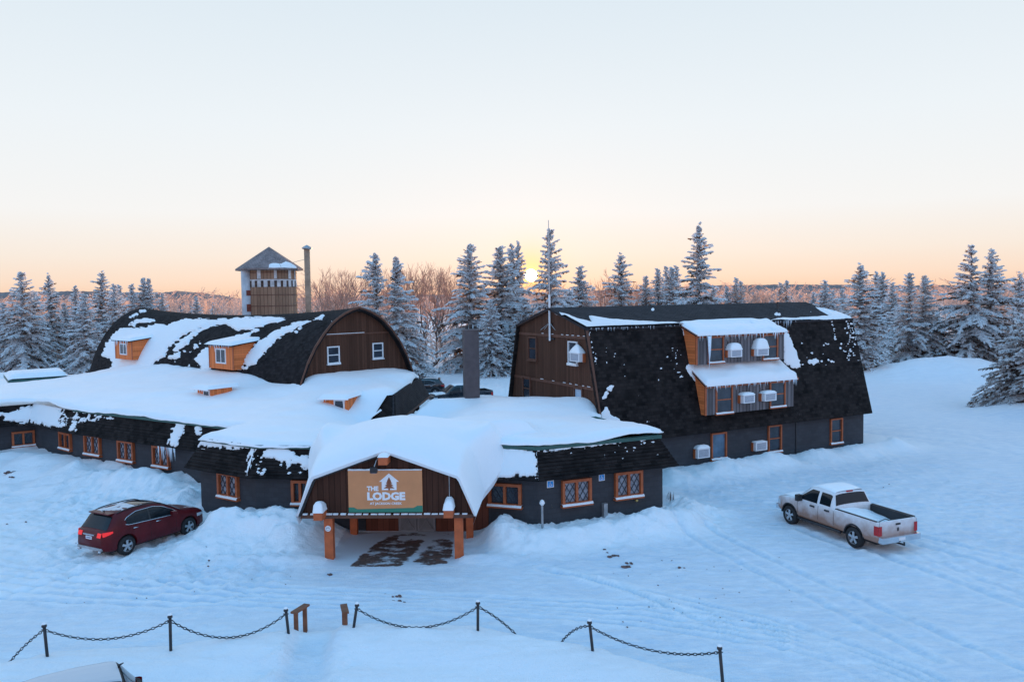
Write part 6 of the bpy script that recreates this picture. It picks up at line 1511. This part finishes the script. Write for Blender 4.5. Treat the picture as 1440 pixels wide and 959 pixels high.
TREES = [
 ('A', 30, 381, 112, 'tall frosty spruce, leftmost of the left-hand group', 1.0), ('B', 4, 425, 118, 'spruce cut off by the left picture edge', 1.1), ('E', 68, 385, 126, 'thin-topped rosy spruce, second tall one from the left edge', .85), ('B', 118, 412, 108, 'snow-white cone spruce standing in front, just left of the arched barn', 1.1),
 ('C', 106, 400, 132, 'slim spruce behind the snow-white cone spruce', 1.0), ('E', 143, 382, 122, 'tallest rosy spruce just left of the arched barn roof', 1.05), ('B', 160, 398, 116, 'dense pale spruce touching the left shoulder of the arched roof', .85), ('J', 167, 399, 130, 'narrow spruce spire right beside the dense pale spruce', 1.0),
 ('J', 185, 398, 138, 'thin spruce between the dense pale spruce and the twin spires', 1.1), ('F', 201, 389, 140, 'left one of the two white spires over the arched roof end', 1.0), ('F', 209, 390, 141, 'right one of the two white spires over the arched roof end', 1.0), ('B', 228, 411, 142, 'soft peach-lit spruce right of the two white spires', .8),
 ('F', 276, 416, 150, 'small lone white spruce above the arched roof, below the left hill', 1.0), ('F', 300, 424, 155, 'tiny white spruce above the arched roof, left of the silo', .9),
 ('B', 47, 408, 118, 'rounded spruce low in the left-hand group, between its two tall ones', 1.1), ('A', 90, 425, 130, 'half-hidden dark spruce behind the left-hand group', .9),
 ('H', 540, 354, 92, 'twin-topped blue-white spruce behind the brown arched gable', 1.05), ('B', 580, 452, 97, 'low drooping spruce at the right foot of the arched gable', 1.2), ('B', 566, 440, 104, 'smaller spruce tucked behind the twin-topped spruce', 1.0),
 ('A', 660, 342, 108, 'big wide snow-laden spruce left of the chimney', 1.02), ('B', 703, 345, 112, 'tall white spruce right of the chimney', 1.15), ('A', 690, 420, 101, 'low broad spruce directly behind the chimney', 1.0), ('C', 719, 341, 122, 'slim spruce spire right of the tall white spruce by the chimney', .95),
 ('C', 728, 337, 124, 'slim spruce spire just left of the glowing sun', .7), ('A', 773, 320, 104, 'tallest orange-lit spruce with the sun at its left edge', .72), ('B', 737, 418, 106, 'lower spruce under the sun, behind the brown gable', 1.2), ('B', 800, 405, 112, 'lower spruce between the sunlit spruce and the next one right', 1.1),
 ('B', 816, 373, 116, 'medium rosy spruce right of the antenna', 1.05), ('E', 873, 357, 118, 'golden spruce standing above the ridge, left half of the black roof', 1.1), ('B', 908, 387, 130, 'small golden spruce right of the golden ridge spruce', .9),
 ('J', 925, 376, 128, 'left spire in the clump of four above the black ridge', 1.1), ('J', 937, 373, 132, 'second spire in the clump of four above the black ridge', 1.0), ('J', 944, 374, 126, 'third spire in the clump of four above the black ridge', 1.2), ('J', 951, 372, 133, 'right spire in the clump of four above the black ridge', 1.0),
 ('E', 983, 315, 112, 'very tall sparse spruce towering over the black ridge', .9), ('B', 1002, 400, 118, 'low white spruce at the right foot of the towering sparse spruce', 1.2), ('B', 962, 408, 114, 'low white spruce at the left foot of the towering sparse spruce', 1.2),
 ('F', 1022, 402, 150, 'little dark spruce right of the towering sparse spruce', 1.2), ('J', 1035, 389, 150, 'pointed spruce in the gap right of the towering sparse spruce', 1.1), ('J', 1041, 394, 152, 'shorter twin of the pointed spruce in that gap', 1.1), ('F', 1085, 414, 160, 'tiny white spruce left of the distant pair above the ridge', .9),
 ('J', 1097, 396, 165, 'left of the distant spruce pair above the upper dormer', 1.0), ('J', 1106, 393, 165, 'right of the distant spruce pair above the upper dormer', 1.1), ('B', 1160, 393, 142, 'blue spruce behind the right end of the black roof', 1.0), ('B', 1144, 410, 150, 'shorter blue spruce left of the one behind the roof end', .9), ('B', 1171, 407, 146, 'dense blue spruce between roof end and the tall rosy spruce', 1.0), ('B', 1184, 405, 150, 'dark blue spruce beside the tall rosy spruce', 1.0),
 ('E', 1210, 371, 94, 'tall rosy spruce at the right end of the black roof', 1.3), ('C', 1232, 380, 128, 'dark spire right behind the tall rosy spruce', 1.0), ('C', 1241, 381, 126, 'second dark spire right behind the tall rosy spruce', 1.1), ('B', 1255, 396, 120, 'compact blue spruce left of the wide twin-topped one', .9),
 ('H', 1289, 382, 100, 'wide twin-topped blue spruce left of the snow mound top', 1.15), ('B', 1268, 430, 108, 'short blue spruce left of the wide twin-topped blue spruce', 1.1), ('B', 1318, 435, 112, 'short spruce between the two twin-topped spruces', 1.0),
 ('D', 1380, 342, 97, 'biggest twin-topped spruce, behind the ploughed snow mound', 1.0), ('E', 1434, 383, 108, 'sparse spruce near the right picture edge', 1.0), ('B', 1425, 430, 104, 'blue spruce at the right foot of the biggest twin-topped spruce', 1.1), ('G', 1452, 436, 66, 'close dark spruce cut off by the right picture edge', 1.02), ('B', 1350, 450, 110, 'low spruce at the left foot of the biggest twin-topped spruce', 1.0)]
for k_, px, yt, Y_, lab, wf in TREES: spruce(k_, px, yt, Y_, lab, wf, rz=0. if k_ in 'DH' else None)
for k_, (o, used, H) in SPR.items():
    if not used:
        for c in kids(o): bpy.data.objects.remove(c)
        bpy.data.objects.remove(o)
# bare trees
def bare_mesh(seed, H, spread=.5, depth=5):
    r = random.Random(seed); m = MB(); tw = MB()
    def grow(p, d, L, rad, lev):
        n = 2; pts = [p]
        for k in range(n):
            d = d + np.array([r.gauss(0, .12), r.gauss(0, .12), r.gauss(.05, .06)]); d /= np.linalg.norm(d); pts.append(pts[-1] + d * L / n)
        (m if lev < 2 else tw).tube(pts, [rad, rad * .85, rad * .68], 5 if lev < 2 else 3, cap=False)
        if lev >= depth: return
        nb = r.choice((2, 3, 3)) if lev else r.choice((4, 5))
        for k in range(nb):
            a = r.uniform(0, 6.28); tilt = r.uniform(.25, spread + .25)
            u = np.cross(d, [1, .3, .2]); u /= np.linalg.norm(u); v = np.cross(d, u)
            e = d * math.cos(tilt) + (u * math.cos(a) + v * math.sin(a)) * math.sin(tilt) + np.array([0, 0, .12]); e /= np.linalg.norm(e)
            st = pts[-1] if k == 0 or lev > 1 else pts[0] + (pts[-1] - pts[0]) * r.uniform(.45, 1)
            grow(st, e, L * r.uniform(.6, .88), rad * (.62 if k else .7), lev + 1)
    grow(np.array([0, 0, -.2]), np.array([0, 0, 1.]), H * .3, H * .011, 0)
    return m, tw
BARE = []
for sd in range(4):
    m, tw = bare_mesh(50 + sd, 12, .55 if sd % 2 else .4); t = empty('bare_tree', (0, 0, -500)); m.build('trunk', WOODB, t, True, world=False); tw.build('twigs', TWIG, t, False, world=False)
    top = max(p[2] for p in tw.v); BARE.append([t, False, top])
BT = [(448, 378, 118), (462, 374, 112), (476, 371, 108), (490, 372, 116), (503, 376, 122), (515, 392, 126), (560, 372, 124), (572, 366, 128), (585, 369, 120), (598, 367, 130), (611, 371, 126), (624, 369, 122), (636, 372, 132), (552, 390, 134), (645, 385, 136), (790, 388, 136), (845, 380, 124), (854, 376, 130), (862, 384, 120), (885, 395, 134), (896, 400, 138), (440, 395, 130), (1060, 408, 150), (1075, 406, 155), (1128, 408, 150)]
bl = {0: 'leftmost bare tree right of the flue', 2: 'tallest bare tree between the flue and the twin-topped spruce', 5: 'low bare tree just left of the twin-topped spruce', 12: 'rightmost of the bare trees left of the wide spruce by the chimney', 15: 'bare tree between sunlit spruce and the rosy spruce', 16: 'gold-lit bare tree left of the golden ridge spruce', 22: 'bare tree above the ridge right of the pointed spruce'}
nm_ = ['bare frosted tree in the row right of the flue', 'bare frosted tree between twin-topped spruce and wide spruce', 'bare frosted tree showing above the black ridge']
for i, (px, yt, Y_) in enumerate(BT):
    b = BARE[i % 4]; t = b[0] if not b[1] else copy_tree(b[0]); b[1] = True
    P = at_y(px, yt, Y_); z = gz(P[0], P[1]); s = (P[2] - z) / b[2]; t.location = (P[0], P[1], z); t.scale = (s * .9, s * .9, s); t.rotation_euler = (0, 0, R_.uniform(0, 6.28))
    tag(t, bl.get(i, nm_[0] if px < 530 else nm_[1] if px < 700 else nm_[2]), 'tree', 'bare frosted trees behind the lodge')
# thickets and the far wood
def low_bare(seed, n=15):
    r = random.Random(seed); V = []; Q = []
    def bar(p, q, w):
        d = q - p; s = np.cross(d, [r.gauss(0, 1), r.gauss(0, 1), .3]); s = s / (np.linalg.norm(s) + 1e-9) * w; k = len(V)
        V.extend((p - s, q - s * .5, q + s * .5, p + s)); Q.append((k, k + 1, k + 2, k + 3))
    bar(np.array([0, 0, 0.]), np.array([.01, 0, .8]), .012); bar(np.array([0, 0, 0.]), np.array([.02, .01, .7]), .012)
    for k in range(n):
        z = r.uniform(.2, .78); a = r.uniform(0, 6.28); l = r.uniform(.14, .3) * (1.15 - .5 * z); p = np.array([0, 0, z]); q = p + [math.cos(a) * l * .8, math.sin(a) * l * .8, l * r.uniform(.4, .8)]; bar(p, q, .006)
        for j in range(4):
            b = a + r.gauss(0, .9); s_ = p + (q - p) * r.uniform(.35, 1); l2 = r.uniform(.05, .11); e = s_ + [math.cos(b) * l2, math.sin(b) * l2, r.uniform(.01, .1)]; bar(s_, e, .0045)
            for i in range(2):
                c = b + r.gauss(0, 1.); f = s_ + (e - s_) * r.uniform(.3, 1); bar(f, f + [math.cos(c) * .045, math.sin(c) * .045, r.uniform(0, .05)], .004)
    return np.array(V), np.array(Q)
def scatter(name, protos, pts, mats, label):
    vs, qs = [], []; k = 0; r = random.Random(9)
    for (x, y, z, h, w) in pts:
        V, Q = protos[r.randrange(len(protos))]; a = r.uniform(0, 6.28); c, s = math.cos(a), math.sin(a)
        W = np.stack([(V[:, 0] * c - V[:, 1] * s) * w + x, (V[:, 0] * s + V[:, 1] * c) * w + y, V[:, 2] * h + z], -1)
        vs.append(W); qs.append(Q + k); k += len(V)
    o = raw_mesh(name, np.concatenate(vs), np.concatenate(qs), mats); tag(o, label, 'wood', kind='stuff'); return o
pr = [low_bare(s) for s in range(5)]; r = random.Random(77); pts = []
HOR = [(-200, 413), (0, 413), (60, 412), (100, 411), (180, 413), (232, 413), (250, 410.5), (290, 414), (345, 421), (430, 421), (600, 416), (720, 413), (860, 409), (1000, 403), (1100, 402), (1200, 401), (1330, 403), (1440, 402), (1640, 400)]
def forest_ok(x, y):
    px, _ = project((x, y, 5.)); 
    if not (-120 < px < 1560): return False
    if 585 < px < 720 and y < 210: return False
    return True
while len(pts) < 1900:
    y = 150 + 560 * r.random() ** 1.5; x = r.uniform(-.82, .82) * y
    if not forest_ok(x, y): continue
    h = r.uniform(6, 11.5) * (1 + .3 * vnoise(x * .02, y * .02)); pts.append((x, y, float(ground_z(np.array([x]), np.array([y]), False)[0]), h, h * r.uniform(.75, 1.2)))
scatter('far_wood', pr, pts, [TWIG], 'frosty leafless wood stretching to the horizon')
pts = []
while len(pts) < 520:
    px = r.choice((r.uniform(-20, 240), r.uniform(440, 640), r.uniform(780, 1140), r.uniform(1140, 1440))); y = r.uniform(112, 165); x = at_y(px, 420, y)[0]
    h = r.uniform(2., 5.5); pts.append((x, y, gz(x, y) - .1, h, h * 1.3))
scatter('thicket', pr, pts, [TWIG], 'low frosted brush between the spruces')
# small dark conifers dotting the far wood
cv, cq = [], []
for k in range(380):
    y = r.uniform(200, 640); x = r.uniform(-.8, .8) * y
    if not forest_ok(x, y): continue
    h = r.uniform(7, 12.5); R2 = h * .16; z0 = 0; kk = len(cv)
    for j in range(9):
        for q_ in range(4):
            a = r.uniform(0, 6.28); f = j / 9; p = np.array([x, y, z0 + h * (f + .16)]); L = R2 * (1.15 - f); e = np.array([x + math.cos(a) * L, y + math.sin(a) * L, z0 + h * f]); sd = np.array([-math.sin(a), math.cos(a), 0]) * L * .5
            kk = len(cv); cv.extend((p, e - sd, e - [0, 0, h * .03], e + sd)); cq.append((kk, kk + 1, kk + 2, kk + 3))
o = raw_mesh('far_conifers', np.array(cv), np.array(cq), [leafy("far_spruce", (.3, .31, .33), .3, .4, .1)]); tag(o, 'small frosted conifers dotted through the distant wood', 'wood', kind='stuff')
# ------------------------------------------------------------------ hills
az = np.linspace(-.95, .95, 500); D0, D1 = 760., 1500.
rad = np.linspace(0, 1, 26); G = np.zeros((len(az), len(rad), 3))
for i, u in enumerate(az):
    px = 720 + u * F_PX; yh = np.interp(px, [h[0] for h in HOR], [h[1] for h in HOR]); top = at_y(px, yh, D1)[2]
    for j, t in enumerate(rad):
        y = D0 + (D1 - D0) * t; x = u * y * 1.0; h = top * (sstep(0, 1, t) ** .8) + 5 * float(fbm(x * .01, y * .01, 3, 4)) * t - 1.0 * (1 - t)
        G[i, j] = (x, y, h + (2.6 * float(vnoise(u * 900, t * 40., 5)) if t > .2 else 0))
m = MB(); m.grid(G[::-1]); 
hm, nt, b = _new("wooded_hillside"); tc = _n(nt, 'ShaderNodeTexCoord').outputs['Object']
mp = _n(nt, 'ShaderNodeMapping'); mp.inputs['Scale'].default_value = (1, .35, 1); nt.links.new(tc, mp.inputs[0])
nt.links.new(_ramp(nt, _noise(nt, mp.outputs[0], .07, 8, .7), [(.35, (.1, .075, .075)), (.65, (.3, .24, .235))]), b.inputs['Base Color']); b.inputs['Roughness'].default_value = 1.
_bump(nt, b, _noise(nt, mp.outputs[0], .12, 6, .7), 1., 4.)
tag(m.build('hills', hm, None, True), kind='structure')

# ------------------------------------------------------------------ sky and sun
SUN_EL = math.radians(1.45); SUN_AZ = math.atan2(28, F_PX)
SV = Vector((math.sin(SUN_AZ) * math.cos(SUN_EL), math.cos(SUN_AZ) * math.cos(SUN_EL), math.sin(SUN_EL)))
su = bpy.data.lights.new("sun", 'SUN'); su.energy = SUN_POWER; su.angle = math.radians(.53); su.color = (1., .5, .19)
so = bpy.data.objects.new("sun", su); COL.objects.link(so); so.rotation_euler = SV.to_track_quat('Z', 'Y').to_euler(); so.location = (0, 60, 40)
wd = bpy.data.worlds.new("World"); sc.world = wd; wd.use_nodes = True; nt = wd.node_tree; bg = nt.nodes["Background"]
sky = nt.nodes.new('ShaderNodeTexSky'); sky.sky_type = 'NISHITA'; sky.sun_disc = False; sky.sun_elevation = SUN_EL; sky.sun_rotation = SUN_AZ; sky.air_density = 1.; sky.dust_density = .6; sky.ozone_density = 2.
tc = nt.nodes.new('ShaderNodeTexCoord').outputs['Generated']
nrm = nt.nodes.new('ShaderNodeVectorMath'); nrm.operation = 'NORMALIZE'; nt.links.new(tc, nrm.inputs[0]); dirn = nrm.outputs[0]
sp = nt.nodes.new('ShaderNodeSeparateXYZ'); nt.links.new(dirn, sp.inputs[0])
dt = nt.nodes.new('ShaderNodeVectorMath'); dt.operation = 'DOT_PRODUCT'; nt.links.new(dirn, dt.inputs[0]); dt.inputs[1].default_value = SV
el = _math(nt, 'MAXIMUM', sp.outputs[2], 0.)
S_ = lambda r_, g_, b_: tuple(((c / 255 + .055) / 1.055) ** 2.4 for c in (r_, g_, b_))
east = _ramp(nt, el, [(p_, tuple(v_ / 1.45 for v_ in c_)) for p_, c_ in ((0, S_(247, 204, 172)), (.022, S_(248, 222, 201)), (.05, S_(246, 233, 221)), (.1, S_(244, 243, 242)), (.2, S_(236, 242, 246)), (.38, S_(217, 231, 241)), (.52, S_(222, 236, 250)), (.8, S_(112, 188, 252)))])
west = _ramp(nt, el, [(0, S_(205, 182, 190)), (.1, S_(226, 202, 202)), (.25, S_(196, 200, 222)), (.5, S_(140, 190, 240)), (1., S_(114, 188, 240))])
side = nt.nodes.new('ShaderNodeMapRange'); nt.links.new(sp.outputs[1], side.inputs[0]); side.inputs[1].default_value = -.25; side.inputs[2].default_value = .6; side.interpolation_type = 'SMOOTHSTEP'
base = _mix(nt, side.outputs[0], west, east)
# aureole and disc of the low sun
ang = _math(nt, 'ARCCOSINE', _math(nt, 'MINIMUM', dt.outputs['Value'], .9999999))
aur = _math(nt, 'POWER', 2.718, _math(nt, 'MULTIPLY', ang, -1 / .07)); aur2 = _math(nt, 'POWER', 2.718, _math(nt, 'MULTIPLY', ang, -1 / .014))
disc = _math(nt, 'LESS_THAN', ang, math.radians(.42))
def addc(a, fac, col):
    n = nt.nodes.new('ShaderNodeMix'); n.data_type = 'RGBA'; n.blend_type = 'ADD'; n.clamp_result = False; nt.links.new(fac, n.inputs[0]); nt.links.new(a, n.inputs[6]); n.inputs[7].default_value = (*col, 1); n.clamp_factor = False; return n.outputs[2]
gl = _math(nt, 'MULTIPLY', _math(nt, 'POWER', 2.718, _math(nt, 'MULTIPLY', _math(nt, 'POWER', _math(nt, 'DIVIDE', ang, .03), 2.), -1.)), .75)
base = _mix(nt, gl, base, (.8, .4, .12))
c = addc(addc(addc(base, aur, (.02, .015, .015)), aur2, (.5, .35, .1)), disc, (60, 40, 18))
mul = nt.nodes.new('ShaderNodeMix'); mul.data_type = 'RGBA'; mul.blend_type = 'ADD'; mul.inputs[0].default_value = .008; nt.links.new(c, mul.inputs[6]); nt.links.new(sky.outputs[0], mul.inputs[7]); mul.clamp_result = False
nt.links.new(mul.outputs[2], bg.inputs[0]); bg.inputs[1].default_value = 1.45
# ------------------------------------------------------------------ frosty air
if HAZE > 0:
    m = MB(); m.box(-1900, 1900, -120, 1900, -8, 60); hz = bpy.data.materials.new("frosty_air"); hz.use_nodes = True; n_ = hz.node_tree; n_.nodes.clear()
    o_ = n_.nodes.new('ShaderNodeOutputMaterial'); v_ = n_.nodes.new('ShaderNodeVolumePrincipled'); v_.inputs['Density'].default_value = HAZE; v_.inputs['Color'].default_value = (.95, .93, .92, 1); v_.inputs['Anisotropy'].default_value = .976
    n_.links.new(v_.outputs[0], o_.inputs['Volume']); tag(m.build('haze', hz, None), kind='stuff')
sc.view_settings.view_transform = 'Standard'; sc.view_settings.look = 'None'; sc.view_settings.exposure = 0; sc.view_settings.gamma = 1; sc.view_settings.use_curve_mapping = False
sc.cycles.use_denoising = True; sc.cycles.max_bounces = 6; sc.cycles.transparent_max_bounces = 8; sc.cycles.volume_bounces = 0; sc.cycles.sample_clamp_indirect = 4.
for o in bpy.data.objects:
    if o.type == 'MESH' and o.name.startswith('mold'): bpy.data.objects.remove(o)
